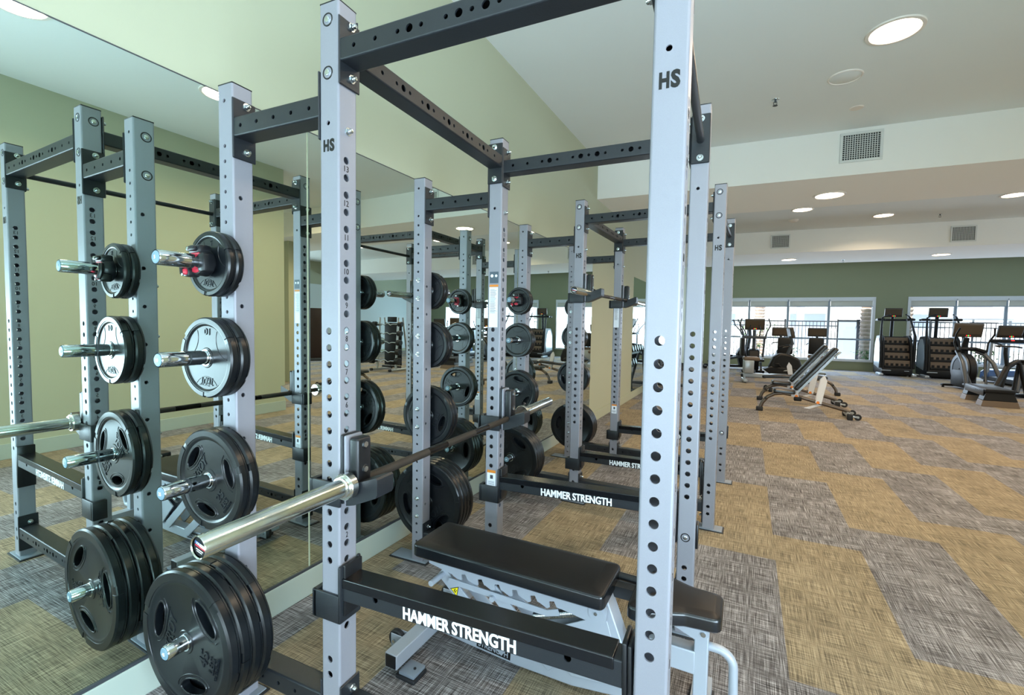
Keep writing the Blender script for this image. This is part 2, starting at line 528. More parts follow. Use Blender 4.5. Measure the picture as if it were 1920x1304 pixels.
# mirrors on the left wall, the tan wall between them is bare
MZ0, MZ1 = 0.147, 2.47
for nm, a, b in (('mirror_panel', -4.35, -1.855), ('mirror_panel', -1.845, 0.645), ('mirror_panel', 0.655, 3.145), ('mirror_panel', 3.155, 5.64), ('mirror_panel', 8.42, 10.9), ('mirror_panel', 10.91, 13.4)):
    mb = MB(); mb.box(0.0, 0.006, a, b, MZ0 + 0.004, MZ1)
    o = mb.build(nm, ['mirror'])
    where = {0: 'behind the camera', -1: 'beside the front of the near rack', 1: 'behind the near rack', 3: 'behind the second rack', 8: 'past the bare tan wall', 10: 'by the far windows'}[int(a) if a > 0 else (0 if a < -2 else -1)]
    tag(o, 'tall frameless wall mirror panel ' + where, 'mirror', 'wall mirror panels')
mb = MB(); mb.box(0.0, 0.016, -4.4, 5.66, 0.0, MZ0 - 0.006)
st(mb.build('baseboard_left', 'baseboard', bevel=0.003))
mb = MB(); mb.box(0.0, 0.012, -4.4, 5.64, MZ0 - 0.006, MZ0 + 0.006); mb.box(0.0, 0.008, -4.4, 5.64, MZ1, MZ1 + 0.004)
st(mb.build('trim_1', 'machine_grey'))
mb = MB(); mb.box(0.0, 0.014, 5.66, 8.40, 0.0, 0.15); mb.box(0, 0.014, 8.4, 19.5, 0, 0.13)
st(mb.build('baseboard_far', 'wall_green', bevel=0.003))
mb = MB(); mb.box(XW - 0.015, XW, -4.5, 4.1, 0, 0.16); mb.box(XW, XR, 4.1, 4.115, 0, 0.16)
st(mb.build('baseboard_right', 'baseboard', bevel=0.003))
mb = MB(); mb.box(7.75, 8.2, 6.5, 6.95, 0, ZC)
st(mb.build('wall_column', 'wall_green'))

# ------------------------------------------------------------------ ceiling fittings
LAMP_W = (1.0, 0.75, 0.49)
def downlight(x, y, z, where, r=0.19, watts=26):
    t = thing('ceiling_downlight', 'round recessed downlight glowing warm, ' + where, 'ceiling light', (x, y, z), group='recessed ceiling downlights')
    mb = MB(); mb.lathe([(r * 0.86, -0.002), (r * 0.90, -0.012), (r * 1.03, -0.010), (r * 1.05, 0.0)], 'z', n=40)
    mb.build('trim_ring', 'trim_white', t)
    mb = MB(); mb.lathe([(0.0005, -0.006), (r * 0.86, -0.004)], 'z', n=40)
    mb.build('lens', 'lamp', t)
    add_light('downlight_glow', 'AREA', (x, y, z - 0.02), watts, LAMP_W, shape='DISK', size=r * 1.6, spread=radians(150))
for a in ((3.10, 0.53, ZC, 'above the near rack'), (3.10, 2.10, ZC, 'above the gap between the racks'), (3.055, 3.803, ZC, 'above the second rack'), (3.10, -1.10, ZC, 'added unseen overhead of the camera'),  # the last one is out of view, added for lighting
          (3.03, 6.86, ZS, 'in the first soffit'), (2.98, 10.2, ZC, 'beyond the first soffit, first of the recess row'), (4.55, 11.4, ZC, 'in the recess by the smoke detector'), (6.2, 10.4, ZC, 'in the recess toward the treadmill side'),
          (3.0, 13.8, ZS, 'in the far soffit above the ellipticals'), (6.24, 14.0, ZS, 'in the far soffit above the climbers'),
          (6.3, 6.9, ZS, 'in the first soffit out by the column'), (9.4, 10.4, ZC, 'in the recess by the barbell rack'), (9.4, 14.0, ZS, 'in the far soffit beyond the treadmill'), (6.2, 5.0, ZC, 'by the wall return'), (9.4, 6.9, ZS, 'in the first soffit past the column')):
    downlight(*a, watts={0.53: 18, 2.10: 20, 3.803: 46, -1.10: 10, 6.86: 42}.get(a[1], 28))

def vent(x0, x1, y, z0, z1, label):
    t = thing('air_vent', label, 'vent', ((x0 + x1) / 2, y, (z0 + z1) / 2), atan2(SK, 1), 'supply air grilles')
    w, h = (x1 - x0) / 2, (z1 - z0) / 2
    mb = MB(); mb.box(-w + 0.01, w - 0.01, -0.004, 0, -h + 0.01, h - 0.01); mb.build('backing', 'vent_dark', t)
    mb = MB(); f = 0.03
    mb.box(-w, w, -0.02, 0, h - f, h); mb.box(-w, w, -0.02, 0, -h, -h + f); mb.box(-w, -w + f, -0.02, 0, -h + f, h - f); mb.box(w - f, w, -0.02, 0, -h + f, h - f)
    mb.build('frame', 'vent_white', t, bevel=0.003)
    mb = MB(); n = 15
    for i in range(1, n): 
        x = -w + f + (2 * w - 2 * f) * i / n
        mb.box(x - 0.0035, x + 0.0035, -0.014, -0.006, -h + f, h - f)
    for i in range(1, 12):
        z = -h + f + (2 * h - 2 * f) * i / 12
        mb.box(-w + f, w - f, -0.018, -0.010, z - 0.0025, z + 0.0025)
    mb.build('grille', 'vent_white', t)
vent(3.0, 3.43, 5.80 + SK * 3.2, 3.52, 3.875, 'large white gridded air vent on the near soffit face')
vent(2.51, 2.93, 12.36 + SK * 2.7, 3.49, 3.83, 'dark gridded air vent on the far soffit above the ellipticals')
vent(6.0, 6.44, 12.36 + SK * 6.2, 3.46, 3.81, 'dark gridded air vent on the far soffit toward the climbers')
vent(9.5, 9.93, 5.80 + SK * 9.7, 3.52, 3.875, 'gridded air vent on the near soffit past the column')

def sprinkler(x, y, z, label):
    t = thing('fire_sprinkler', label, 'sprinkler', (x, y, z), group='ceiling sprinkler heads')
    mb = MB(); mb.lathe([(0.001, -0.006), (0.036, -0.004), (0.038, 0)], 'z', n=20); mb.build('escutcheon', 'zinc', t)
    mb = MB(); mb.cyl((0, 0, -0.004), (0, 0, -0.03), 0.010); mb.tube([(-0.014, 0, -0.02), (-0.016, 0, -0.045), (0, 0, -0.062)], 0.003, 6); mb.tube([(0.014, 0, -0.02), (0.016, 0, -0.045), (0, 0, -0.062)], 0.003, 6)
    mb.lathe([(0.001, -0.066), (0.024, -0.064), (0.024, -0.061), (0.001, -0.060)], 'z', n=16)
    mb.build('deflector', 'machine_grey', t)
sprinkler(2.251, 4.721, ZC, 'small metal fire sprinkler head above the second rack')
sprinkler(5.55, 11.7, ZC, 'tiny dark fire sprinkler in the recess between the soffits')
sprinkler(4.3, 14.3, ZS, 'tiny fire sprinkler under the far soffit')

t = thing('ceiling_speaker', 'large round white ceiling speaker grille beside the bright downlight', 'speaker', (2.827, 4.481, ZC))
mb = MB(); mb.lathe([(0.001, -0.006), (0.125, -0.006), (0.132, -0.002)], 'z', n=40); mb.build('grille', 'ceiling', t)
mb = MB(); mb.lathe([(0.128, -0.004), (0.134, -0.012), (0.142, -0.008), (0.145, 0)], 'z', n=40); mb.build('rim', 'trim_white', t)
t = thing('cover_plate', 'small round white cover plate on the ceiling near the soffit', 'cover plate', (3.052, 5.292, ZC))
mb = MB(); mb.lathe([(0.001, -0.008), (0.06, -0.008), (0.068, 0)], 'z', n=32); mb.build('disc', 'trim_white', t)
t = thing('smoke_detector', 'round smoke detector in the recess between the soffits', 'smoke detector', (2.9, 11.2, ZC))
mb = MB(); mb.lathe([(0.001, -0.05), (0.06, -0.048), (0.10, -0.02), (0.105, 0)], 'z', n=32); mb.build('housing', 'trim_white', t)

# frames added around the area lights that stand for unseen windows by the camera
mb = MB()
for y0, y1, z0, z1 in ((-4.36, -4.30, 0.15, 2.55), (-0.70, -0.64, 0.15, 2.55), (-2.53, -2.47, 0.15, 2.55), (-4.36, -0.64, 0.13, 0.19), (-4.36, -0.64, 2.51, 2.57)): mb.box(XW - 0.05, XW, y0, y1, z0, z1)
st(mb.build('window_3', 'frame_white'))
mb = MB()
for x0, x1, z0, z1 in ((0.14, 0.2, 0.15, 3.15), (4.6, 4.66, 0.15, 3.15), (2.37, 2.43, 0.15, 3.15), (0.14, 4.66, 0.13, 0.19), (0.14, 4.66, 3.11, 3.17)): mb.box(x0, x1, -4.5, -4.45, z0, z1)
st(mb.build('window_4', 'frame_white'))
# ------------------------------------------------------------------ power racks
PW = 0.081
XA, XB, XC, RW = 0.8570, 1.9060, 0.3450, 1.1908
HT, HC = 2.503, 2.348
PITCH_H = 0.05545
RACKS = [((0.0, 0.0, 0.0), 0.0381), ((-0.0307, 2.6278, 0.0), -0.0206)]
def rk(rack, x, y, z=0.0):
    (ox, oy, oz), t = RACKS[rack]
    return (ox + x * cos(t) - y * sin(t), oy + x * sin(t) + y * cos(t), z + oz)

def holed_tube(mb, wx, wy, z0, z1, holes, mi=0, rc=0.007, lip=0.005, tf=None):
    """hollow section, centred on the z axis, with drilled holes. holes: {'nx','px','ny','py': [(offset, z, r)]}; offset along +x / +y of the face"""
    hx, hy = wx / 2, wy / 2
    faces = {'ny': (lambda s, z, d: (s, -hy + d, z), hx), 'py': (lambda s, z, d: (s, hy - d, z), hx),
             'nx': (lambda s, z, d: (-hx + d, s, z), hy), 'px': (lambda s, z, d: (hx - d, s, z), hy)}
    for key, (P, hw) in faces.items():
        a = hw - rc
        hs = sorted(holes.get(key, []), key=lambda h: h[1])
        z = z0
        for (off, hz, r) in hs:
            b = min(a, r * 1.25)
            c0, c1 = hz - b, hz + b
            if c0 - z > 1e-5: mb.add([P(-a, z, 0), P(a, z, 0), P(a, c0, 0), P(-a, c0, 0)], [(0, 1, 2, 3)], mi, False, tf)
            angs = [2 * pi * i / 20 for i in range(20)]
            for cx, cz in ((-a, -b), (a, -b), (a, b), (-a, b)):
                angs.append(atan2(cz, cx - off) % (2 * pi))
            angs = sorted(set(round(q, 5) for q in angs))
            n = len(angs); vs = []
            for q in angs:
                ca, sa = cos(q), sin(q)
                k = min([((a - off) / ca) if ca > 1e-9 else ((-a - off) / ca) if ca < -1e-9 else 1e9, (b / abs(sa)) if abs(sa) > 1e-9 else 1e9])
                vs.append(P(off + k * ca, hz + k * sa, 0))
            for q in angs: vs.append(P(off + r * cos(q), hz + r * sin(q), 0))
            for q in angs: vs.append(P(off + r * cos(q), hz + r * sin(q), lip))
            mb.add(vs, [(i, (i + 1) % n, n + (i + 1) % n, n + i) for i in range(n)], mi, False, tf)
            o = len(mb.v) - len(vs)
            for i in range(n):
                mb.f.append([o + n + i, o + n + (i + 1) % n, o + 2 * n + (i + 1) % n, o + 2 * n + i]); mb.m.append(mi); mb.sm.append(True)
            z = c1
        mb.add([P(-a, z, 0), P(a, z, 0), P(a, z1, 0), P(-a, z1, 0)], [(0, 1, 2, 3)], mi, False, tf)
    for sx, sy, q0 in ((1, 1, 0), (-1, 1, pi / 2), (-1, -1, pi), (1, -1, 3 * pi / 2)):
        vs, k = [], 4
        for z in (z0, z1):
            for i in range(k + 1):
                q = q0 + (pi / 2) * i / k
                vs.append((sx * (hx - rc) + rc * cos(q), sy * (hy - rc) + rc * sin(q), z))
        mb.add(vs, [(i, i + 1, k + 2 + i, k + 1 + i) for i in range(k)], mi, True, tf)
    return mb

# --- shared small meshes
def bolt_mesh():
    mb = MB()
    mb.lathe([(0.0001, 0.0), (0.015, 0.0), (0.015, 0.003), (0.010, 0.0032)], 'z', n=16)
    for k in range(6):
        pass
    mb.tube([(0, 0, 0.003), (0, 0, 0.012)], [0.0115, 0.0115], 6, smooth=False)
    mb.lathe([(0.0085, 0.012), (0.0085, 0.017), (0.006, 0.021), (0.0001, 0.022)], 'z', n=12)
    o = mb.build('bolt', 'zinc')
    me = o.data
    bpy.data.objects.remove(o)
    return me
BOLT = bolt_mesh()
AX = {'px': (0, pi / 2, 0), 'nx': (0, -pi / 2, 0), 'py': (-pi / 2, 0, 0), 'ny': (pi / 2, 0, 0), 'pz': (0, 0, 0)}
def bolt(parent, p, d, sc=1.0):
    o = bpy.data.objects.new('bolt', BOLT)
    COL.objects.link(o)
    o.parent = parent; o.location = p; o.rotation_euler = AX[d]; o.scale = (sc, sc, sc)
    return o

def recess_bolts(parent, pts):
    """bolt heads sunk in wide access holes: black cup plus hex head; pts: (position on face, direction)"""
    mb = MB()
    for p, d in pts:
        R = Matrix.Translation(p) @ Matrix.Rotation(0, 4, 'X')
        e = {'ny': frame(p, (1, 0, 0), (0, 0, 1)), 'px': frame(p, (0, 1, 0), (0, 0, 1)), 'nx': frame(p, (0, -1, 0), (0, 0, 1)), 'py': frame(p, (-1, 0, 0), (0, 0, 1))}[d]
        mb.lathe([(0.0001, -0.010), (0.0165, -0.010), (0.0170, 0.0012), (0.0205, 0.0014), (0.0215, 0.0)], 'z', n=24, mi=0, tf=e)
        mb.tube([(0, 0, -0.010), (0, 0, 0.004)], [0.0105, 0.0105], 6, mi=1, tf=e, smooth=False)
        mb.lathe([(0.0001, 0.0055), (0.007, 0.0050), (0.0095, 0.004)], 'z', n=12, mi=1, tf=e)
    return mb.build('recessed_bolt', ['black_plastic', 'zinc'], parent)

def upright(parent, x, y, h, kind, side_hand):
    """kind 'main' (A, B, E, F) or 'storage' (C, D); side_hand: -1 near row, +1 far row"""
    cx, cy = x, y + PW / 2
    R1 = 0.0120
    zs_y = [1.457 - PITCH_H * i for i in range(15)] + [0.334, 0.280, 0.175, 0.120]
    hl = {}
    if kind == 'main':
        hl['ny'] = [(-0.004, z, R1) for z in zs_y] + [(-0.004, 2.129, 0.0075)]
        hl['py'] = [(-0.004, z, R1) for z in zs_y]
        zx = [2.014 - PITCH_H * i for i in range(26)] + [0.449]
        hl['px'] = [(-0.007, z, R1) for z in zx]
        hl['nx'] = [(-0.007, z, R1) for z in zx]
    else:
        zs = [2.128 - PITCH_H * i for i in range(38)]
        hl['ny'] = [(-0.004, 2.291, 0.0070)] + [(-0.004, z, 0.0070) for z in zs]
        hl['py'] = list(hl['ny'])
        zx = [1.941] + [1.708 - 0.168 * i for i in range(9)]
        hl['px'] = [(-0.012, z, 0.0082) for z in zx]
        hl['nx'] = list(hl['px'])
    mb = MB()
    holed_tube(mb, PW, PW, 0.012, h, hl, 0)
    u = mb.build('upright', 'silver', parent, loc=(cx, cy, 0))
    mb = MB(); mb.rbox(-PW / 2, PW / 2, -PW / 2, PW / 2, h, h + 0.006, 0.003); mb.box(-PW / 2 + .006, PW / 2 - .006, -PW / 2 + .006, PW / 2 - .006, h - .01, h + .001)
    mb.build('end_cap', 'black_plastic', u)
    # floor plate
    mb = MB()
    if kind == 'main': mb.rbox(-PW / 2 - 0.055, PW / 2 + 0.055, -PW / 2 - 0.012, PW / 2 + 0.012, 0.0, 0.012, 0.004)
    else: mb.rbox(-PW / 2 - 0.15, PW / 2 + 0.03, -PW / 2 - 0.012, PW / 2 + 0.012, 0.0, 0.012, 0.004)
    f = mb.build('floor_plate', 'grey_plate', u)
    mb = MB(); ex = -PW / 2 - 0.16 if kind != 'main' else -PW / 2 - 0.065
    x2 = PW / 2 + 0.04 if kind != 'main' else PW / 2 + 0.065
    mb.rbox(ex, x2, -PW / 2 - 0.02, PW / 2 + 0.02, -0.001, 0.007, 0.003)
    mb.build('rubber_pad', 'rubber_foot', f)
    if kind == 'main':
        mb = MB()
        for n in range(13, 0, -1):
            z = 1.987 - (13 - n) * 2 * PITCH_H
            if z < 0.62: continue
            w = 0.009 if n < 10 else 0.019
            if n == 11: w = 0.014
            add_text(mb, str(n), w, 0.019, 0.0004, frame((PW / 2 + 0.0004, -0.007, z), (0, 1, 0), (0, 0, 1)))
            add_text(mb, str(n), w, 0.019, 0.0004, frame((-PW / 2 - 0.0004, -0.007, z), (0, -1, 0), (0, 0, 1)))
        mb.build('hole_numbers', 'black_print', u)
        mb = MB()
        d = 'ny' if side_hand < 0 else 'py'
        if side_hand < 0: fr = frame((0.0, -PW / 2 - 0.0005, 2.058), (1, 0, 0), (0, 0, 1))
        else: fr = frame((0.0, PW / 2 + 0.0005, 2.058), (-1, 0, 0), (0, 0, 1))
        add_text(mb, 'H', 0.023, 0.038, 0.0004, fr @ Matrix.Translation((-0.0125, 0, 0)), bold=0.05)
        add_text(mb, 'S', 0.021, 0.041, 0.0004, fr @ Matrix.Translation((0.0125, 0, 0)), bold=0.05)
        mb.build('emblem_lettering', 'black_print', u)
    return u

def plate_z(mb, x0, x1, y0, y1, z0, z1): mb.rbox(x0, x1, y0, y1, z0, z1, 0.004, seg=1)

def beam_x(parent, name, x0, x1, y, zc, pl0, pl1, holes, pz0, pz1):
    """beam along x between upright faces x0 and x1 (front face at y), plates welded at both ends"""
    mb = MB()
    t = 0.007
    hl = {'ny': [(0, hx, r) for hx, r in holes], 'py': [(0, hx, r) for hx, r in holes]}
    # local tube axis z -> world x; local x -> world -z ; local y stays
    T = Matrix(((0, 0, 1, 0), (0, 1, 0, y + PW / 2), (-1, 0, 0, zc), (0, 0, 0, 1)))
    holed_tube(mb, 0.070, PW, x0 + t, x1 - t, hl, 0, tf=T, rc=0.006)
    plate_z(mb, x0, x0 + t, y - 0.004, y + PW + 0.008, *pl0)
    plate_z(mb, x1 - t, x1, y - 0.004, y + PW + 0.008, *pl1)
    b = mb.build(name, 'black_paint', parent)
    for zz in pz0: bolt(b, (x0 + t, y + 0.05, zz), 'px', 0.92)
    for zz in pz1: bolt(b, (x1 - t, y + 0.05, zz), 'nx', 0.92)
    return b

def build_rack():
    r = thing('power_rack', 'big silver power rack with a padded bench inside, plate posts toward the mirror', 'power rack', RACKS[0][0], RACKS[0][1], 'power racks along the mirror wall')
    for row, hand in ((0.0, -1), (RW, 1)):
        for x, k, h in ((XA, 'main', HT), (XB, 'main', HT), (XC, 'storage', HC)):
            u = upright(r, x, row, h, k, hand)
            if k == 'main':
                yy = -PW / 2 if hand < 0 else PW / 2
                recess_bolts(u, [((-0.005, yy, 2.452), 'ny' if hand < 0 else 'py'), ((-0.005, yy, 2.287), 'ny' if hand < 0 else 'py')])
                if x == XA:
                    bolt(u, (PW / 2, 0.0, 2.109), 'px', 0.9)
                    recess_bolts(u, [((-PW / 2, 0.008, 2.442), 'nx')])
            if k == 'main' and x == XB and hand > 0:
                recess_bolts(u, [((-0.004, -PW / 2, 0.482), 'ny')])
                mb = MB(); mb.rbox(PW / 2, PW / 2 + 0.012, -0.03, 0.03, 0.43, 0.55, 0.005); mb.build('side_stop', 'black_plastic', u)
            if k != 'main':
                recess_bolts(u, [((-PW / 2, 0.008, 2.278), 'nx'), ((-PW / 2, 0.008, 2.113), 'nx')])
            if x == XA and hand > 0:      # instruction decals on the inner face
                mb, m2 = MB(), MB(); yb = -PW / 2 - 0.0006
                fx = lambda a, b, z0, z1, m: mb.box(a, b, yb, yb + 0.0008, z0, z1, m)
                fx(-0.028, 0.026, 1.716, 1.78, 0); fx(-0.028, 0.026, 1.696, 1.708, 1); fx(-0.030, 0.024, 1.47, 1.694, 2)
                m2.box(-0.027, 0.026, yb, yb + 0.0008, 0.640, 0.656, 1); m2.box(-0.027, 0.026, yb, yb + 0.0008, 0.560, 0.640, 2)
                yt = yb - 0.0004
                mb.box(-0.024, 0.022, yt, yb, 1.56, 1.561, 3)
                for i in range(22):
                    wv = 0.040 * (0.7 + 0.3 * random.random())
                    mb.box(-0.024, -0.024 + wv, yt, yb, 1.55 + i * 0.0062, 1.5518 + i * 0.0062, 3)
                for i in range(4): m2.box(-0.022, 0.018, yt, yb, 0.572 + i * 0.006, 0.574 + i * 0.006, 3)
                m2.box(-0.008, 0.010, yt, yb, 0.606, 0.628, 3)
                mb.lathe([(0.0001, 0), (0.009, 0)], 'y', c=(-0.014, yt, 1.757), n=20, mi=2); mb.lathe([(0.0001, 0), (0.008, 0)], 'y', c=(0.012, yt, 1.757), n=8, mi=2)
                mb.build('instruction_decal', ['decal_grey', 'decal_orange', 'decal_white', 'machine_grey'], u); m2.build('caution_decal', ['decal_grey', 'decal_orange', 'decal_white', 'machine_grey'], u)
    xa1, xb0, xa0, xc1 = XA + PW / 2, XB - PW / 2, XA - PW / 2, XC + PW / 2
    s, l = 0.0072, 0.0125
    AB = [(0.960, s), (1.044, s), (1.129, s), (1.171, l), (1.213, s), (1.297, s), (1.339, l), (1.381, s), (1.424, l), (1.465, s), (1.549, s), (1.591, l), (1.633, s), (1.718, s), (1.802, s)]
    CA = [(0.428, s), (0.513, s), (0.598, s), (0.683, s), (0.767, s)]
    for row in (0.0, RW):
        beam_x(r, 'crossbeam', xa1, xb0, row, 2.350, (2.244, 2.457), (2.244, 2.457), AB, (2.442, 2.278), (2.442, 2.278))
        beam_x(r, 'crossbeam', xc1, xa0, row, 2.190, (2.080, 2.297), (2.082, 2.300), CA, (2.278, 2.111), (2.278, 2.111))
        beam_x(r, 'base_beam', xa1, xb0, row, 0.160, (0.045, 0.250), (0.045, 0.262), AB, (0.215, 0.085), (0.215, 0.085))
        beam_x(r, 'base_beam', xc1, xa0, row, 0.160, (0.045, 0.250), (0.045, 0.250), CA, (0.215, 0.085), (0.215, 0.085))
    # top beam along y between the two middle uprights
    mb = MB(); y0, y1 = PW, RW
    hy = [(0.208, s), (0.288, s), (0.328, l), (0.368, s), (0.449, s), (0.490, l), (0.529, s), (0.608, s), (0.649, l), (0.690, s), (0.769, s), (0.810, l), (0.851, s), (0.930, s), (0.971, l), (1.013, s), (1.093, s)]
    T = Matrix(((0, 1, 0, XA), (0, 0, 1, 0), (1, 0, 0, 2.378), (0, 0, 0, 1)))   # local x->z, local y->x, local z->y
    holed_tube(mb, 0.066, PW, y0 + 0.007, y1 - 0.007, {'py': [(0, a, q) for a, q in hy], 'ny': [(0, a, q) for a, q in hy]}, 0, tf=T, rc=0.006)
    for a, b in ((y0, y0 + 0.007), (y1 - 0.007, y1)): mb.rbox(XA - PW / 2 - 0.008, XA + PW / 2 + 0.002, a, b, 2.262, 2.480, 0.004, seg=1)
    b = mb.build('crossbeam', 'black_paint', r)
    for zz in (2.458, 2.288): bolt(b, (XA - 0.005, y1 - 0.007, zz), 'ny'); bolt(b, (XA - 0.005, y0 + 0.007, zz), 'py')
    # round pull-up bar between the front uprights
    mb = MB(); mb.cyl((XB, PW + 0.007, 2.345), (XB, RW - 0.007, 2.345), 0.0165, 20)
    for a, c in ((PW, PW + 0.007), (RW - 0.007, RW)): mb.rbox(XB - PW / 2, XB + PW / 2, a, c, 2.240, 2.462, 0.004, seg=1)
    b = mb.build('pull_up_bar', 'black_paint', r)
    for zz in (2.44, 2.265): bolt(b, (XB, RW - 0.007, zz), 'ny'); bolt(b, (XB, PW + 0.007, zz), 'py')
    # weight pegs
    for hand, yb in ((-1, 0.0), (1, RW + PW)):
        for z, lab in ((1.690, '5'), (1.352, '10'), (0.903, '25'), (0.347, '45')):
            mb = MB(); L = 0.240
            xp = 0.345
            prof = [(0.0001, -0.006), (0.024, -0.006), (0.024, 0.10), (0.0255, 0.104), (0.0255, L - 0.004), (0.0235, L)]
            sgn = hand
            mb.lathe([(q, yb + sgn * h) for q, h in prof], 'y', c=(xp, 0, z), n=28)
            p = mb.build('weight_peg', 'chrome', r)
            mb = MB(); a, c = (yb - 0.010, yb) if hand < 0 else (yb, yb + 0.010)
            mb.rbox(xp - 0.022, xp + 0.022, a, c, z - 0.085, z + 0.085, 0.002, seg=1); mb.build('peg_bracket', 'silver', p)
            mb = MB(); e = yb + sgn * L
            mb.lathe([(0.0001, sgn * 0.003), (0.019, sgn * 0.002), (0.0215, 0.0)], 'y', c=(xp, e, z), n=28, mi=0)
            fr = frame((xp, e - 0.0034, z), (1, 0, 0), (0, 0, 1)) if hand < 0 else frame((xp, e + 0.0034, z), (-1, 0, 0), (0, 0, 1))
            add_text(mb, lab, 0.008 if lab == '5' else 0.015, 0.0125, 0.0004, fr, 1, bold=0.02)
            mb.build('peg_cap', ['cap_blue', 'white_print'], p)
            for dz in (-0.055, 0.055): bolt(p, (xp, 0 + (RW if hand > 0 else PW), z + dz), 'ny' if hand > 0 else 'py', 0.9)
    return r

rack1 = build_rack()
rack2 = copy_tree(rack1)
rack2.location = RACKS[1][0]; rack2.rotation_euler = (0, 0, RACKS[1][1])
rack2['label'] = 'silver and black power rack behind the first one, its barbell held above head height'

# ------------------------------------------------------------------ spotter arms
def spotter_arm(label, rack, row, dz, proto=None):
    loc = rk(rack, XA, row + PW / 2, 0.0)
    if proto is not None:
        o = copy_tree(proto); o['label'] = label
        o.location = (loc[0], loc[1], dz); o.rotation_euler = (0, 0, RACKS[rack][1])
        return o
    t = thing('spotter_arm', label, 'spotter arm', (loc[0], loc[1], dz), RACKS[rack][1], 'safety spotter arms')
    y0 = -PW / 2                                       # upright front face in arm coordinates (upright axis = origin)
    tilt = Matrix.Translation((0.05, 0, 0.594)) @ Matrix.Rotation(radians(-1.4), 4, 'Y') @ Matrix.Translation((-0.05, 0, -0.594))
    xe = XB - PW / 2 - XA - 0.028                       # inner side of the end plates
    mb = MB()
    T = tilt @ Matrix(((0, 0, 1, 0), (0, 1, 0, y0 + 0.0355), (-1, 0, 0, 0.590), (0, 0, 0, 1)))
    holed_tube(mb, 0.072, 0.071, 0.052, xe, {'ny': [(-0.002, 0.192, 0.0105), (-0.002, 0.838, 0.0105)], 'py': [(-0.002, 0.192, 0.0105), (-0.002, 0.838, 0.0105)]}, 0, tf=T, rc=0.004)
    mb.build('arm', 'black_paint', t)
    mb = MB()                                          # bent black liner over the top edge
    mb.prism([(0.054, 0.599), (xe - 0.02, 0.599), (xe - 0.02, 0.632), (0.054, 0.632)], y0 - 0.004, y0 + 0.075, 'y', tf=tilt)
    mb.build('liner', 'liner', t, bevel=0.003)
    mb = MB()                                          # collar wrapping the upright
    b = 0.011
    mb.rbox(-PW / 2 - 0.030, PW / 2 + 0.012, y0 - b, y0 - 0.001, 0.476, 0.572, 0.004)
    mb.rbox(-PW / 2 - 0.034, -PW / 2 - 0.012, y0 - b, y0 + 0.05, 0.476, 0.572, 0.004)
    mb.rbox(PW / 2 + 0.001, PW / 2 + 0.013, y0 - b, y0 + 0.088, 0.476, 0.672, 0.005)
    mb.rbox(PW / 2 + 0.001, PW / 2 + 0.013, y0 + 0.074, y0 + 0.088, 0.476, 0.68, 0.005)
    mb.build('collar', 'black_paint', t)
    mb = MB(); mb.rbox(PW / 2 + 0.0135, PW / 2 + 0.024, y0 + 0.001, y0 + 0.083, 0.500, 0.676, 0.005)
    mb.build('liner_plate', 'black_plastic', t)
    mb = MB()
    mb.rbox(xe, xe + 0.013, y0 - 0.004, y0 + 0.080, 0.42, 0.676, 0.005, tf=tilt); mb.rbox(xe + 0.014, xe + 0.024, y0 - 0.002, y0 + 0.078, 0.43, 0.670, 0.004, tf=tilt)
    mb.build('end_plate', 'black_plastic', t)
    mb = MB(); mb.cyl((xe + 0.02, y0 + 0.04, 0.642), (XB - XA - PW / 2 + 0.004, y0 + 0.04, 0.642), 0.0095, 16)
    mb.build('locking_pin', 'machine_grey', t)
    mb = MB()
    fr = tilt @ frame((0.4965, y0 - 0.0006, 0.579), (1, 0, 0), (0, 0, 1))
    for k, dx in enumerate((-0.0007, 0.0007)):
        add_text(mb, 'HAMMER', 0.169, 0.0400, 0.0005, fr @ Matrix.Translation((-0.1085 + dx, 0, 0.0001 * k)), bold=0.020, space=1.0)
        add_text(mb, 'STRENGTH', 0.207, 0.0400, 0.0005, fr @ Matrix.Translation((0.0885 + dx, -0.0005, 0.0001 * k)), bold=0.020, space=1.0)
    mb.build('lettering', 'white_print', t)
    return t
arm1 = spotter_arm('black spotter arm with white lettering across the near rack, in front of the bench', 0, 0.0, 0.0)
spotter_arm('black spotter arm with white lettering on the near rack, behind the bench', 0, RW, -0.004, arm1)
spotter_arm('black spotter arm set low on the second rack, its white lettering partly hidden', 1, 0.0, -0.197, arm1)
spotter_arm('black spotter arm set low on the far uprights of the second rack', 1, RW, -0.197, arm1)

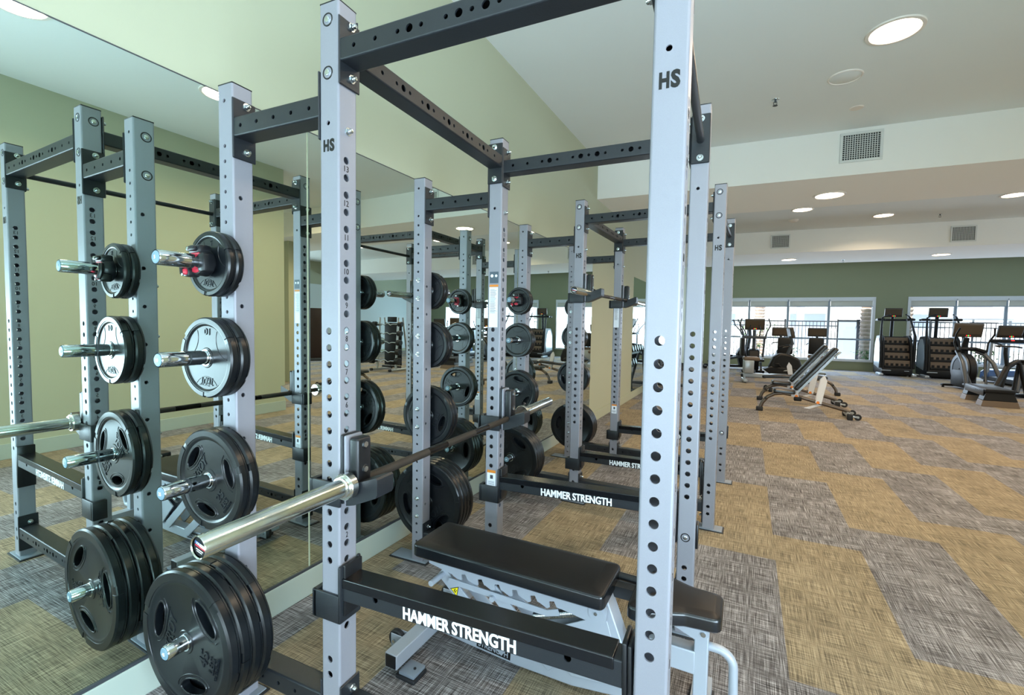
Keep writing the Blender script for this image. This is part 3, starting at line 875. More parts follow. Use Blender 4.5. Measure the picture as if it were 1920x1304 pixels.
# ------------------------------------------------------------------ bar catches (J-cups)
def bar_catch(label, rack, row, dz, proto=None):
    loc = rk(rack, XA, row + PW / 2, 0.0)
    if proto is not None:
        o = copy_tree(proto); o['label'] = label
        o.location = (loc[0], loc[1], dz); o.rotation_euler = (0, 0, RACKS[rack][1])
        return o
    t = thing('bar_catch', label, 'bar catch', (loc[0], loc[1], dz), RACKS[rack][1], 'bar catches holding the barbells')
    y0 = -PW / 2; xf = PW / 2
    mb = MB()
    mb.rbox(-PW / 2 - 0.040, xf + 0.012, y0 - 0.012, y0 - 0.001, 0.878, 0.961, 0.004)
    mb.rbox(-PW / 2 - 0.044, -PW / 2 - 0.022, y0 - 0.012, y0 + 0.055, 0.878, 0.961, 0.004)
    mb.rbox(xf + 0.001, xf + 0.013, y0 + 0.002, y0 + 0.084, 0.886, 1.120, 0.006)
    mb.build('bracket', 'black_paint', t)
    mb = MB(); mb.rbox(xf + 0.0135, xf + 0.026, y0 + 0.004, y0 + 0.082, 0.888, 1.118, 0.006); mb.build('back_liner', 'silver', t)
    mb = MB()
    mb.rbox(xf + 0.030, xf + 0.070, y0 + 0.010, y0 + 0.076, 0.925, 1.112, 0.010, seg=3)
    mb.build('upright_pad', 'black_plastic', t)
    mb = MB()   # hook with a saddle: side profile in (x, z)
    pts = [(xf + 0.026, 0.884), (xf + 0.060, 0.892), (xf + 0.150, 0.930), (xf + 0.156, 0.940), (xf + 0.156, 0.990), (xf + 0.150, 0.996)]
    cxs, czs, rr = 0.0827, 0.957, 0.021
    arc = []
    for i in range(13):
        q = radians(20) - radians(20 + 180) * i / 12
        arc.append((cxs + 0.004 + rr * cos(q), czs + 0.002 + rr * sin(q)))
    pts += arc + [(xf + 0.026, 0.960)]
    mb.prism(pts, y0 + 0.003, y0 + 0.083, 'y')
    mb.build('hook', 'black_paint', t, bevel=0.003)
    c = bpy.data.objects['upright_pad'] if False else t
    pad = [o for o in t.children if o.name.startswith('upright_pad')][0]
    for z in (1.088, 1.005):
        mb = MB(); mb.lathe([(0.0001, -0.002), (0.015, -0.001), (0.0155, 0.0012), (0.013, 0.002)], 'x', c=(xf + 0.0692, y0 + 0.043, z), n=20, mi=0)
        mb.tube([(xf + 0.069, y0 + 0.043, z), (xf + 0.076, y0 + 0.043, z)], [0.0105, 0.0105], 6, mi=1, smooth=False)
        mb.build('screw', ['black_plastic', 'zinc'], pad)
    return t
jc = bar_catch('black padded bar catch on the near rack holding the thick end of the near barbell', 0, 0.0, -0.004)
bar_catch('black padded bar catch on the near rack holding the far end of the near barbell', 0, RW, 0.008, jc)
bar_catch('black bar catch high on the second rack under the near sleeve of its barbell', 1, 0.0, 0.793, jc)
bar_catch('black bar catch high on the second rack under the far sleeve of its barbell', 1, RW, 0.793, jc)

# ------------------------------------------------------------------ barbells
def barbell(label, rack, xb, y0, zb, proto=None):
    loc = rk(rack, xb, y0, zb)
    if proto is not None:
        o = copy_tree(proto); o['label'] = label; o.location = loc; o.rotation_euler = (0, 0, RACKS[rack][1])
        return o
    t = thing('barbell', label, 'barbell', loc, RACKS[rack][1], 'olympic barbells in the racks')
    S, Lb = 0.452, 2.37
    for z0, sg in ((0.0, 1), (Lb, -1)):
        mb = MB(); mb.lathe([(0.0245, z0 + sg * 0.0025), (0.027, z0), (0.0285, z0 + sg * 0.003), (0.0285, z0 + sg * S)], 'y', n=40)
        mb.build('sleeve', 'bar_chrome', t)
    for z0, sg in ((0.0, 1), (Lb, -1)):
        mb = MB(); mb.lathe([(0.028, z0 + sg * (S - 0.012)), (0.034, z0 + sg * (S - 0.010)), (0.0345, z0 + sg * S), (0.041, z0 + sg * S), (0.043, z0 + sg * (S + 0.003)), (0.043, z0 + sg * (S + 0.027)), (0.041, z0 + sg * (S + 0.030)), (0.017, z0 + sg * (S + 0.030))], 'y', n=40)
        mb.build('sleeve_collar', 'collar_chrome', t)
    mb = MB()
    a = S + 0.02
    seg = [(a, 0.92, 0), (0.92, 1.06, 1), (1.06, 1.31, 0), (1.31, 1.45, 1), (1.45, Lb - a, 0)]
    for p, q, mi in seg: mb.lathe([(0.0158, p), (0.0158, q)], 'y', n=24, mi=mi)
    mb.build('shaft', ['knurl', 'black_oxide'], t)
    for z0, sg in ((0.0, 1), (Lb, -1)):
        mb = MB()
        mb.lathe([(0.0001, z0 + sg * 0.006), (0.0245, z0 + sg * 0.006)], 'y', n=32, mi=0)
        fr = frame((0, z0 + sg * 0.0056, 0), (sg, 0, 0), (0, 0, 1))
        fr = fr @ Matrix.Rotation(radians(-14), 4, 'Z')
        mb.box(-0.020, -0.001, 0.002, 0.009, -0.0003, 0.0003, 2, tf=fr); mb.box(-0.001, 0.020, 0.0005, 0.0075, -0.0003, 0.0003, 1, tf=fr)
        mb.box(-0.018, 0.019, -0.003, 0.0005, -0.0003, 0.0003, 3, tf=fr)
        add_text(mb, 'TROY', 0.030, 0.0058, 0.0006, fr @ Matrix.Translation((0, 0.0046, 0)), 1, bold=0.02, shear=0.3)
        mb.box(-0.013, 0.013, -0.010, -0.008, -0.0003, 0.0003, 1, tf=fr); mb.box(-0.010, 0.010, -0.0145, -0.013, -0.0003, 0.0003, 1, tf=fr)
        mb.build('end_decal', ['black_plastic', 'white_print', 'blue_deck', 'red_plastic'], t)
    return t
bar1 = barbell('chrome sleeved barbell resting low in the near rack, its blue end label facing the camera', 0, 0.944, -0.485, 0.957)
barbell('shorter looking barbell held high in the second rack', 1, 0.944, -0.325, 1.752, bar1)
# ------------------------------------------------------------------ weight plates
def make_plate(kind):
    """rubber plate, axis along y, front face toward -y, centred on the origin"""
    R, t, grips = {'5': (0.1140, 0.0246, False), '10': (0.1430, 0.0326, False), '25': (0.1840, 0.0316, True), '45': (0.2510, 0.0361, True)}[kind]
    h = t / 2
    hub = 0.034 if kind in ('5', '10') else 0.040
    d = 0.0055
    half = [(0.0262, 0.0), (0.0262, h - 0.003), (hub, h - 0.003), (hub + 0.003, h - d), (R * 0.80, h - d), (R * 0.835, h - 0.001), (R * 0.85, h), (R * 0.97, h), (R * 0.99, h - 0.002), (R, h - 0.006), (R, 0.0)]
    prof = [(r, -z) for r, z in half] + [(r, z) for r, z in half[::-1][1:]]
    mb = MB(); mb.lathe(prof + [], 'y', n=96)
    body = mb.build('rubber_disc', 'rubber')
    slots = []
    if grips:
        cut = MB()
        for k in range(3):
            a = pi / 2 + 2 * pi * k / 3
            rc = R * 0.625
            sa, sb = (R * 0.275, R * 0.108)
            slots.append((a, rc, sa, sb))
            e = [(rc + sb * cos(q), sa * sin(q)) for q in [2 * pi * i / 28 for i in range(28)]]
            poly = [(x * cos(a) - y * sin(a), x * sin(a) + y * cos(a)) for x, y in e]
            cut.prism(poly, -0.06, 0.06, 'y')
        co = cut.build('cutter', 'rubber')
        bo = body.modifiers.new('cut', 'BOOLEAN'); bo.operation = 'DIFFERENCE'; bo.object = co; bo.solver = 'EXACT'
        dg = bpy.context.evaluated_depsgraph_get()
        me = bpy.data.meshes.new_from_object(body.evaluated_get(dg))
        me.set_sharp_from_angle(angle=radians(30))
        body.modifiers.clear(); old = body.data; body.data = me
        bpy.data.meshes.remove(old)
        om = co.data; bpy.data.objects.remove(co); bpy.data.meshes.remove(om)
    # relief: stepped rim sectors, lips around the grips, petal arcs, writing
    ex = MB()
    for k in range(3):
        a0 = pi / 2 + 2 * pi * k / 3 + radians(4); a1 = a0 + radians(112)
        ex.lathe([(R * 0.875, -h + 0.001), (R * 0.88, -h - 0.0022), (R * 0.985, -h - 0.0022), (R + 0.0028, -h + 0.004), (R + 0.0028, h * 0.35), (R - 0.002, h * 0.4)], 'y', n=36, a0=a0, a1=a1)
        ex.lathe([(R * 0.875, h - 0.001), (R * 0.88, h + 0.0022), (R * 0.985, h + 0.0022), (R + 0.0022, h - 0.004), (R + 0.0022, h * 0.55), (R - 0.002, h * 0.5)], 'y', n=36, a0=a0 + radians(60), a1=a1 + radians(60))
    rim = ex
    for sg in (-1, 1):
        yy = sg * (h - d)
        for (a, rc, sa, sb) in slots:
            for gx, rad, yo in ((1.10, 0.0030, sg * (h - d)), (1.62, 0.0024, sg * (h - d))):
                pts = []
                for i in range(33):
                    q = 2 * pi * i / 32
                    x, y = rc + sb * gx * cos(q), sa * (1 + (gx - 1) * 0.7) * sin(q)
                    if gx > 1.2 and sqrt(x * x + y * y) > R * 0.83: continue
                    pts.append((x * cos(a) - y * sin(a), yo, x * sin(a) + y * cos(a)))
                if gx > 1.2:
                    # order the open crescent from its first end
                    pts2 = []
                    for i in range(40):
                        q = radians(95) + radians(170) * i / 39
                        x, y = rc + sb * gx * cos(q), sa * 1.30 * sin(q)
                        if sqrt(x * x + y * y) < R * 0.83: pts2.append((x * cos(a) - y * sin(a), yo, x * sin(a) + y * cos(a)))
                    rim.tube(pts2, rad, 6)
                else:
                    rim.tube(pts[:-1], rad, 6, closed=True)
        if not grips:
            for k in range(3):
                a = pi / 2 + 2 * pi * k / 3
                c = R * 0.98; q0 = R * 0.50
                pts = []
                for i in range(15):
                    q = pi - radians(52) + radians(104) * i / 14
                    x, y = c + q0 * cos(q), q0 * sin(q)
                    if sqrt(x * x + y * y) < R * 0.84: pts.append((x * cos(a) - y * sin(a), yy, x * sin(a) + y * cos(a)))
                rim.tube(pts, 0.0016, 6)
    rim.build('raised_rim', 'rubber', body)
    tx = MB()
    for sg in (-1, 1):
        yy = sg * (h - d) + sg * 0.0006
        fr = frame((0, yy, 0), (-sg * 1.0, 0, 0), (0, 0, 1))
        if sg < 0: fr = frame((0, yy, 0), (1, 0, 0), (0, 0, 1))
        rt = R * (0.60 if not grips else 0.34)
        th = 0.0019
        add_text(tx, 'TROY', R * (0.50 if not grips else 0.56), R * (0.20 if not grips else 0.17), th, fr @ Matrix.Translation((0, rt, 0)), bold=0.012, shear=0.25)
        tx.box(-R * 0.10, R * 0.31, rt + R * 0.105, rt + R * 0.120, -th, th, tf=fr)
        if grips:
            add_text(tx, kind, R * 0.24, R * 0.17, th, fr @ Matrix.Translation((0, -R * 0.42, 0)), bold=0.012)
            add_text(tx, 'LBS', R * 0.24, R * 0.11, th, fr @ Matrix.Translation((0, -R * 0.60, 0)), bold=0.012)
            add_text(tx, 'USA STANDARD', R * 0.34, R * 0.045, th, fr @ Matrix.Translation((0, -R * 0.71, 0)))
        else:
            add_text(tx, kind, R * (0.10 if kind == '5' else 0.22), R * 0.17, th, fr @ Matrix.Translation((0, -R * 0.66, 0)), bold=0.012)
    tx.build('raised_lettering', 'rubber_text', body)
    hb = MB()
    hb.lathe([(0.0254, -h + 0.001), (0.0254, -h - 0.0005), (0.0300, -h - 0.0005), (0.0300, -h + 0.003)], 'y', n=40)
    hb.lathe([(0.0254, h - 0.001), (0.0254, h + 0.0005), (0.0300, h + 0.0005), (0.0300, h - 0.003)], 'y', n=40)
    hb.lathe([(0.0254, -h), (0.0254, h)], 'y', n=40)
    hb.build('hub_ring', 'chrome', body)
    for o in [body] + list(body.children):
        pass
    body.name = 'weight_plate'
    return body

ORD = {2: ('inner', 'outer'), 4: ('innermost', 'second', 'third', 'outermost')}
PEGZ = {'5': 1.690, '10': 1.352, '25': 0.903, '45': 0.347}
COUNT = {'5': 2, '10': 2, '25': 2, '45': 4}
LEVELN = {'5': 'top', '10': 'second', '25': 'third', '45': 'bottom'}
SIZEW = {'5': 'five pound', '10': 'ten pound', '25': 'twenty five pound', '45': 'forty five pound'}
BASEROT = {'5': 172, '10': 178, '25': 50, '45': 75}
for kind in ('5', '10', '25', '45'):
    proto = make_plate(kind)
    used = False
    t = {'5': 0.029, '10': 0.037, '25': 0.036, '45': 0.0405}[kind] + 0.0012
    for rack in (0, 1):
        for hand in (-1, 1):
            for i in range(COUNT[kind]):
                off = 0.012 + t * (i + 0.5)
                y = -off if hand < 0 else RW + PW + off
                R = {'5': 0.114, '10': 0.143, '25': 0.184, '45': 0.251}[kind]
                loc = rk(rack, 0.345, y, PEGZ[kind] - 0.0013)
                o = proto if not used else copy_tree(proto)
                used = True
                spin = radians(BASEROT[kind] + (0 if i == COUNT[kind] - 1 and hand < 0 and rack == 0 else (37 * i + 61 * (hand > 0) + 23 * rack)))
                # spin about the plate's own axis, then turn with the rack
                base = Matrix.Rotation(RACKS[rack][1] + (pi if hand > 0 else 0), 4, 'Z') @ Matrix.Rotation(-spin, 4, 'Y')
                o.rotation_euler = base.to_euler()
                o.location = loc
                tag(o, '%s %s plate, %s peg of the %s %s storage post' % (ORD[COUNT[kind]][i], SIZEW[kind], LEVELN[kind], ('near' if rack == 0 else 'second') + ' rack', 'camera side' if hand < 0 else 'rear'), 'weight plate', 'rubber weight plates on the rack pegs')

# ------------------------------------------------------------------ spring clips on the top pegs
def lock_clip(label, rack, hand, proto=None):
    off = 0.012 + 2 * 0.0302 + 0.001
    y = -off if hand < 0 else RW + PW + off
    loc = rk(rack, 0.345, y, PEGZ['5'])
    rz = RACKS[rack][1] + (pi if hand > 0 else 0)
    if proto is not None:
        o = copy_tree(proto); o.location = loc; o.rotation_euler = (0, 0, rz); o['label'] = label
        return o
    t = thing('bar_lock_clip', label, 'bar clip', loc, rz, 'plastic lock clips on the top pegs')
    mb = MB()
    mb.lathe([(0.0262, 0.0), (0.047, 0.0), (0.049, -0.005), (0.047, -0.034), (0.043, -0.040), (0.0262, -0.040)], 'y', n=28)
    mb.rbox(-0.035, 0.03, -0.046, -0.002, 0.030, 0.060, 0.008); mb.rbox(-0.052, -0.018, -0.056, -0.012, -0.052, -0.020, 0.008); mb.rbox(0.012, 0.050, -0.044, -0.004, -0.035, 0.030, 0.008)
    mb.build('clip_body', 'black_plastic', t)
    mb = MB(); mb.rbox(-0.030, 0.018, -0.058, -0.040, 0.036, 0.054, 0.006); mb.tube([(-0.046, -0.050, 0.02), (-0.055, -0.054, -0.012), (-0.044, -0.058, -0.042)], 0.009, 10)
    mb.build('lever', 'black_plastic', t)
    mb = MB(); mb.lathe([(0.0258, -0.041), (0.038, -0.0415), (0.038, -0.030)], 'y', n=28); mb.rbox(-0.044, -0.022, -0.062, -0.050, -0.046, -0.024, 0.006)
    mb.build('inner_pad', 'red_plastic', t)
    for p in ((-0.012, -0.058, 0.045), (-0.034, -0.063, -0.046)): 
        mb = MB(); mb.cyl(p, (p[0], p[1] - 0.004, p[2]), 0.005, 12); mb.build('pin', 'zinc', t)
    return t
cl = lock_clip('black and red lock clip on the near rack peg above the ten pound plates', 0, -1)
lock_clip('black lock clip on the rear storage post top peg of the near rack', 0, 1, cl)
lock_clip('black and red lock clip on the camera side top peg of the second rack', 1, -1, cl)
lock_clip('black lock clip on the rear storage post top peg of the second rack', 1, 1, cl)
# ------------------------------------------------------------------ adjustable bench in the near rack (runs along x)
BY = 0.715
t = thing('adjustable_bench', 'black padded bench with pale grey frame standing inside the near rack', 'bench', (0.9, BY, 0.0), 0.0, 'weight benches')
BX = -0.9
def soft_pad(mb, outline, z0, z1, r=0.022, mi_top=0, mi_side=1, seg=4, puff=0.006):
    """upholstered pad: rounded outline in xy, soft edges"""
    # inward offset rings
    n = len(outline)
    cx = sum(p[0] for p in outline) / n; cy = sum(p[1] for p in outline) / n
    def ring(ins, z):
        out = []
        for i in range(n):
            a, b, c = Vector(outline[i - 1]), Vector(outline[i]), Vector(outline[(i + 1) % n])
            d1 = (b - a).normalized(); d2 = (c - b).normalized()
            nn = Vector((-(d1.y + d2.y), d1.x + d2.x))
            if nn.length < 1e-6: nn = Vector((-d1.y, d1.x))
            nn.normalize()
            out.append((b.x + nn.x * ins, b.y + nn.y * ins, z))
        return out
    rings = [(ring(0.012, z0), 1)]
    for i in range(seg + 1):
        q = pi / 2 * i / seg
        rings.append((ring(r * 0.5 * (1 - sin(q)), z0 + r * 0.5 * (1 - cos(q)) if False else z0 + r * 0.5 * sin(q)), 1))
    for i in range(seg + 1):
        q = pi / 2 * i / seg
        rings.append((ring(r * (1 - cos(q)), z1 - r + r * sin(q)), 1 if i < 3 else 0))
    vs = [p for rg, _ in rings for p in rg]
    o = len(mb.v)
    mb.add(vs, [], 0)
    for k in range(len(rings) - 1):
        m = mi_side if rings[k + 1][1] else mi_top
        for i in range(n):
            j = (i + 1) % n
            mb.f.append([o + k * n + i, o + k * n + j, o + (k + 1) * n + j, o + (k + 1) * n + i]); mb.m.append(m); mb.sm.append(True)
    k = len(rings) - 1
    base = o + k * n
    prev = [Vector(vs[k * n + i]) for i in range(n)]
    for sc, dz in ((0.93, puff * 0.5), (0.8, puff)):
        o2 = len(mb.v)
        mb.add([((p.x - cx) * (1 - (1 - sc) * 0.45) + cx, (p.y - cy) * sc + cy, z1 + dz) for p in prev], [], 0)
        for i in range(n):
            j = (i + 1) % n
            mb.f.append([base + i, base + j, o2 + j, o2 + i]); mb.m.append(mi_top); mb.sm.append(True)
        base = o2
    mb.f.append([base + i for i in range(n)]); mb.m.append(mi_top); mb.sm.append(True)
    mb.f.append([o + i for i in range(n)][::-1]); mb.m.append(mi_side); mb.sm.append(False)

def rounded_poly(corners, r, seg=5):
    """ccw corners -> outline with rounded corners"""
    out = []; n = len(corners)
    for i in range(n):
        a, b, c = Vector(corners[i - 1]), Vector(corners[i]), Vector(corners[(i + 1) % n])
        d1 = (a - b).normalized(); d2 = (c - b).normalized()
        rr = r[i] if isinstance(r, (list, tuple)) else r
        ang = d1.angle(d2); dist = rr / math.tan(ang / 2)
        p0, p1 = b + d1 * dist, b + d2 * dist
        for k in range(seg + 1):
            u = k / seg
            q = (1 - u) ** 2 * p0 + 2 * u * (1 - u) * b + u ** 2 * p1
            out.append((q.x, q.y))
    return out
mb = MB(); soft_pad(mb, rounded_poly([(0.765 + BX, -0.140), (1.650 + BX, -0.140), (1.650 + BX, 0.140), (0.765 + BX, 0.140)], 0.03), 0.432, 0.492, r=0.014)
mb.build('back_pad', ['vinyl', 'vinyl_side'], t)
mb = MB(); soft_pad(mb, rounded_poly([(1.735 + BX, -0.150), (1.80 + BX, -0.155), (1.93 + BX, -0.098), (2.045 + BX, -0.088), (2.045 + BX, 0.088), (1.93 + BX, 0.098), (1.80 + BX, 0.155), (1.735 + BX, 0.150)], [0.03, 0.05, 0.05, 0.035, 0.035, 0.05, 0.05, 0.03]), 0.442, 0.497, r=0.015)
mb.build('seat_pad', ['vinyl', 'vinyl_side'], t)
# stitched seam lines sit in the vinyl material; frame below
mb = MB()
spine = [(0.80 + BX, 0, 0.075), (1.0 + BX, 0, 0.060), (1.25 + BX, 0, 0.048), (1.5 + BX, 0, 0.052), (1.66 + BX, 0, 0.075), (1.80 + BX, 0, 0.115)]
mb.beam(spine, 0.065, 0.062, side=(0, 1, 0))
mb.build('spine', 'bench_grey', t, bevel=0.004)
mb = MB(); mb.box(0.775 + BX, 0.838 + BX, -0.325, 0.325, 0.042, 0.105); mb.build('cross_foot', 'bench_grey', t, bevel=0.004)
for sg in (-1, 1):
    mb = MB(); mb.rbox(0.780 + BX, 0.833 + BX, sg * 0.3255 - 0.002, sg * 0.3255 + 0.002, 0.046, 0.101, 0.0015, seg=1); mb.build('tube_cap', 'black_plastic', t)
    mb = MB(); mb.rbox(0.835 + BX, 0.915 + BX, min(sg * 0.23, sg * 0.31), max(sg * 0.23, sg * 0.31), 0.018, 0.034, 0.005); mb.rbox(0.82 + BX, 0.92 + BX, min(sg * 0.225, sg * 0.315), max(sg * 0.225, sg * 0.315), 0.0, 0.018, 0.006, mi=1)
    mb.cyl((0.89 + BX, sg * 0.27, 0.034), (0.89 + BX, sg * 0.27, 0.038), 0.006, 10, mi=1)
    mb.build('foot', ['grey_plate', 'rubber_foot'], t)
    mb = MB()
    w = Vector((0.735 + BX, sg * 0.20, 0.075))
    mb.lathe([(0.012, -0.013), (0.036, -0.013), (0.040, -0.008), (0.040, 0.008), (0.036, 0.013), (0.012, 0.013)], 'y', c=w, n=28)
    wh = mb.build('wheel', 'rubber_foot', t)
    mb = MB(); mb.lathe([(0.0001, -0.0145), (0.024, -0.0145), (0.026, -0.012)], 'y', c=w, n=24); mb.lathe([(0.0001, 0.0145), (0.024, 0.0145), (0.026, 0.012)], 'y', c=w, n=24); mb.build('wheel_hub', 'machine_grey', wh)
    mb = MB()
    for q in (-0.020, 0.017): mb.rbox(0.715 + BX, 0.78 + BX, w.y + q, w.y + q + 0.004, 0.045, 0.105, 0.0015, seg=1)
    mb.cyl((w.x, w.y - 0.028, w.z), (w.x, w.y + 0.028, w.z), 0.007, 10, mi=1)
    mb.build('wheel_bracket', ['bench_grey', 'zinc'], t)
# head-end rails under the pad and the notched ladder
mb = MB()
mb.box(0.80 + BX, 1.62 + BX, -0.030, 0.030, 0.385, 0.432)
mb.build('pad_rail', 'bench_grey', t, bevel=0.003)
mb = MB()
for sg in (-1, 1):
    y = sg * 0.055
    pts = [(0.80, 0.432), (0.80, 0.372), (0.93, 0.350)]
    x = 0.93
    for k in range(6):
        pts += [(x + 0.005, 0.345), (x + 0.040, 0.330), (x + 0.052, 0.338), (x + 0.048, 0.362), (x + 0.070, 0.368), (x + 0.082, 0.346)]
        x += 0.085
    pts += [(1.46, 0.345), (1.60, 0.325), (1.64, 0.345), (1.645, 0.40), (1.60, 0.432)]
    mb.prism([(p + BX, q) for p, q in pts], y - 0.003, y + 0.003, 'y')
mb.build('ladder_rack', 'bench_grey', t)
mb = MB()
for sg in (-1, 1):
    y = sg * 0.068
    mb.beam([(0.92 + BX, y, 0.325), (1.40 + BX, y, 0.318), (1.45 + BX, y, 0.336)], 0.005, 0.026, side=(0, 1, 0))
mb.build('latch_bar', 'bench_grey', t)
mb = MB()
for sg in (-1, 1):
    mb.beam([(0.86 + BX, sg * 0.045, 0.345), (1.20 + BX, sg * 0.045, 0.070)], 0.010, 0.055, side=(0, 1, 0)); mb.beam([(1.13 + BX, sg * 0.045, 0.335), (1.42 + BX, sg * 0.045, 0.080)], 0.010, 0.055, side=(0, 1, 0))
lv = mb.build('support_lever', 'bench_grey', t, bevel=0.002)
mb = MB(); mb.cyl((0.875 + BX, -0.145, 0.335), (0.875 + BX, 0.145, 0.335), 0.0125, 18); mb.build('lever_handle', 'bench_grey', lv)
mb = MB(); mb.cyl((1.15 + BX, -0.085, 0.31), (1.15 + BX, 0.085, 0.31), 0.012, 16); mb.build('lever_rod', 'bench_grey', lv)
mb = MB()   # yellow warning triangle with black edge and pictogram
fr = frame((0.945 + BX, -0.0508, 0.277), (1, 0, -0.8), (0.8, 0, 1))
mb.prism([(-0.024, -0.018), (0.024, -0.018), (0.0, 0.025)], -0.0002, 0.0002, 'z', mi=0, tf=fr); mb.prism([(-0.019, -0.0152), (0.019, -0.0152), (0.0, 0.0195)], 0.0003, 0.0005, 'z', mi=1, tf=fr)
mb.box(-0.006, -0.002, -0.010, 0.004, 0.0005, 0.0007, 0, tf=fr); mb.box(-0.002, 0.008, -0.011, -0.007, 0.0005, 0.0007, 0, tf=fr); mb.box(0.002, 0.005, -0.007, 0.006, 0.0005, 0.0007, 0, tf=fr)
mb.build('warning_sticker', ['black_print', 'yellow'], lv)
mb = MB(); sp = []
for i in range(420):
    q = 2 * pi * i / 12; u = i / 419
    sp.append((1.325 + 0.225 * u + BX, 0.017 * cos(q) - 0.03, 0.262 + 0.085 * u + 0.017 * sin(q)))
mb.tube(sp, 0.0033, 6); mb.build('spring', 'zinc', t)
# pivot frame at the seat end
mb = MB()
for sg in (-1, 1):
    y = sg * 0.040
    mb.prism([(1.36 + BX, 0.215), (1.56 + BX, 0.325), (1.64 + BX, 0.345), (1.72 + BX, 0.10), (1.50 + BX, 0.070)], y - 0.004, y + 0.004, 'y')
mb.build('gusset', 'bench_grey', t, bevel=0.002)
mb = MB(); mb.beam([(1.615 + BX, 0, 0.415), (1.70 + BX, 0, 0.20), (1.745 + BX, 0, 0.085)], 0.085, 0.055, side=(0, 1, 0)); mb.build('rear_post', 'bench_grey', t, bevel=0.005)
mb = MB(); mb.cyl((1.600 + BX, -0.062, 0.372), (1.600 + BX, 0.062, 0.372), 0.030, 28); mb.cyl((1.600 + BX, -0.066, 0.372), (1.600 + BX, 0.066, 0.372), 0.007, 12, mi=1)
mb.build('pivot', ['bench_grey', 'zinc'], t)
mb = MB(); mb.box(1.60 + BX, 1.80 + BX, 0.03, 0.075, 0.405, 0.450); mb.cyl((1.60 + BX, 0.11, 0.455), (1.80 + BX, 0.10, 0.455), 0.016, 14); mb.build('seat_link', 'black_paint', t)
mb = MB(); mb.prism([(1.86 + BX, 0.442), (2.005 + BX, 0.442), (2.005 + BX, 0.395), (1.985 + BX, 0.375), (1.955 + BX, 0.372), (1.87 + BX, 0.405)], -0.036, -0.030, 'y'); mb.prism([(1.86 + BX, 0.442), (2.005 + BX, 0.442), (2.005 + BX, 0.395), (1.985 + BX, 0.375), (1.955 + BX, 0.372), (1.87 + BX, 0.405)], 0.030, 0.036, 'y')
mb.cyl((1.985 + BX, -0.040, 0.398), (1.985 + BX, 0.040, 0.398), 0.009, 12, mi=1)
mb.build('seat_bracket', ['bench_grey', 'zinc'], t)
mb = MB(); mb.box(1.74 + BX, 1.96 + BX, -0.030, 0.030, 0.235, 0.320); mb.build('seat_beam', 'bench_grey', t, bevel=0.004)
mb = MB(); mb.box(1.955 + BX, 2.003 + BX, -0.028, 0.028, 0.02, 0.392); mb.build('front_leg', 'bench_grey', t, bevel=0.004)
mb = MB(); mb.box(1.94 + BX, 2.01 + BX, -0.22, 0.22, 0.012, 0.07); mb.rbox(1.93 + BX, 2.02 + BX, -0.23, -0.15, 0, 0.013, 0.004, mi=1); mb.rbox(1.93 + BX, 2.02 + BX, 0.15, 0.23, 0, 0.013, 0.004, mi=1)
mb.build('front_cross_foot', ['bench_grey', 'rubber_foot'], t)
hp = [(2.00 + BX, 0, 0.340), (2.03 + BX, 0, 0.340)] + [(2.03 + 0.055 * sin(q) + BX, 0, 0.285 + 0.055 * cos(q)) for q in [pi / 2 * i / 6 for i in range(1, 7)]] + [(2.087 + BX, 0, 0.20), (2.088 + BX, 0, 0.12), (2.07 + BX, 0, 0.085), (2.0 + BX, 0, 0.08)]
mb = MB(); mb.tube(hp, 0.0155, 16); mb.build('pull_handle', 'bench_grey', t)
mb = MB()
fr = frame((1.135 + BX, -0.0335, 0.055), (1, 0, -0.055), (0.055, 0, 1))
mb.box(-0.085, 0.085, -0.021, 0.021, -0.0003, 0.0003, 0, tf=fr)
add_text(mb, 'STRENGTH', 0.150, 0.026, 0.0004, fr @ Matrix.Translation((-0.002, -0.002, 0.0002)), 1, bold=0.02)
fr = frame((1.135 + BX, 0.0335, 0.055), (-1, 0, 0.055), (0.055, 0, 1))
mb.box(-0.085, 0.085, -0.021, 0.021, -0.0003, 0.0003, 0, tf=fr)
add_text(mb, 'STRENGTH', 0.150, 0.026, 0.0004, fr @ Matrix.Translation((-0.002, -0.002, 0.0002)), 1, bold=0.02)
mb.build('name_decal', ['black_print', 'bench_grey'], t)
mb = MB(); fr = frame((1.745 + BX, -0.0445, 0.165), (1, 0, 0), (0, 0, 1))
mb.box(-0.03, 0.03, -0.035, 0.035, -0.0003, 0.0003, 0, tf=fr)
for i in range(6): mb.box(-0.022, 0.012 + 0.008 * (i % 2), -0.026 + i * 0.008, -0.0235 + i * 0.008, 0.0003, 0.0005, 1, tf=fr)
mb.build('info_sticker', ['decal_white', 'machine_grey'], t)
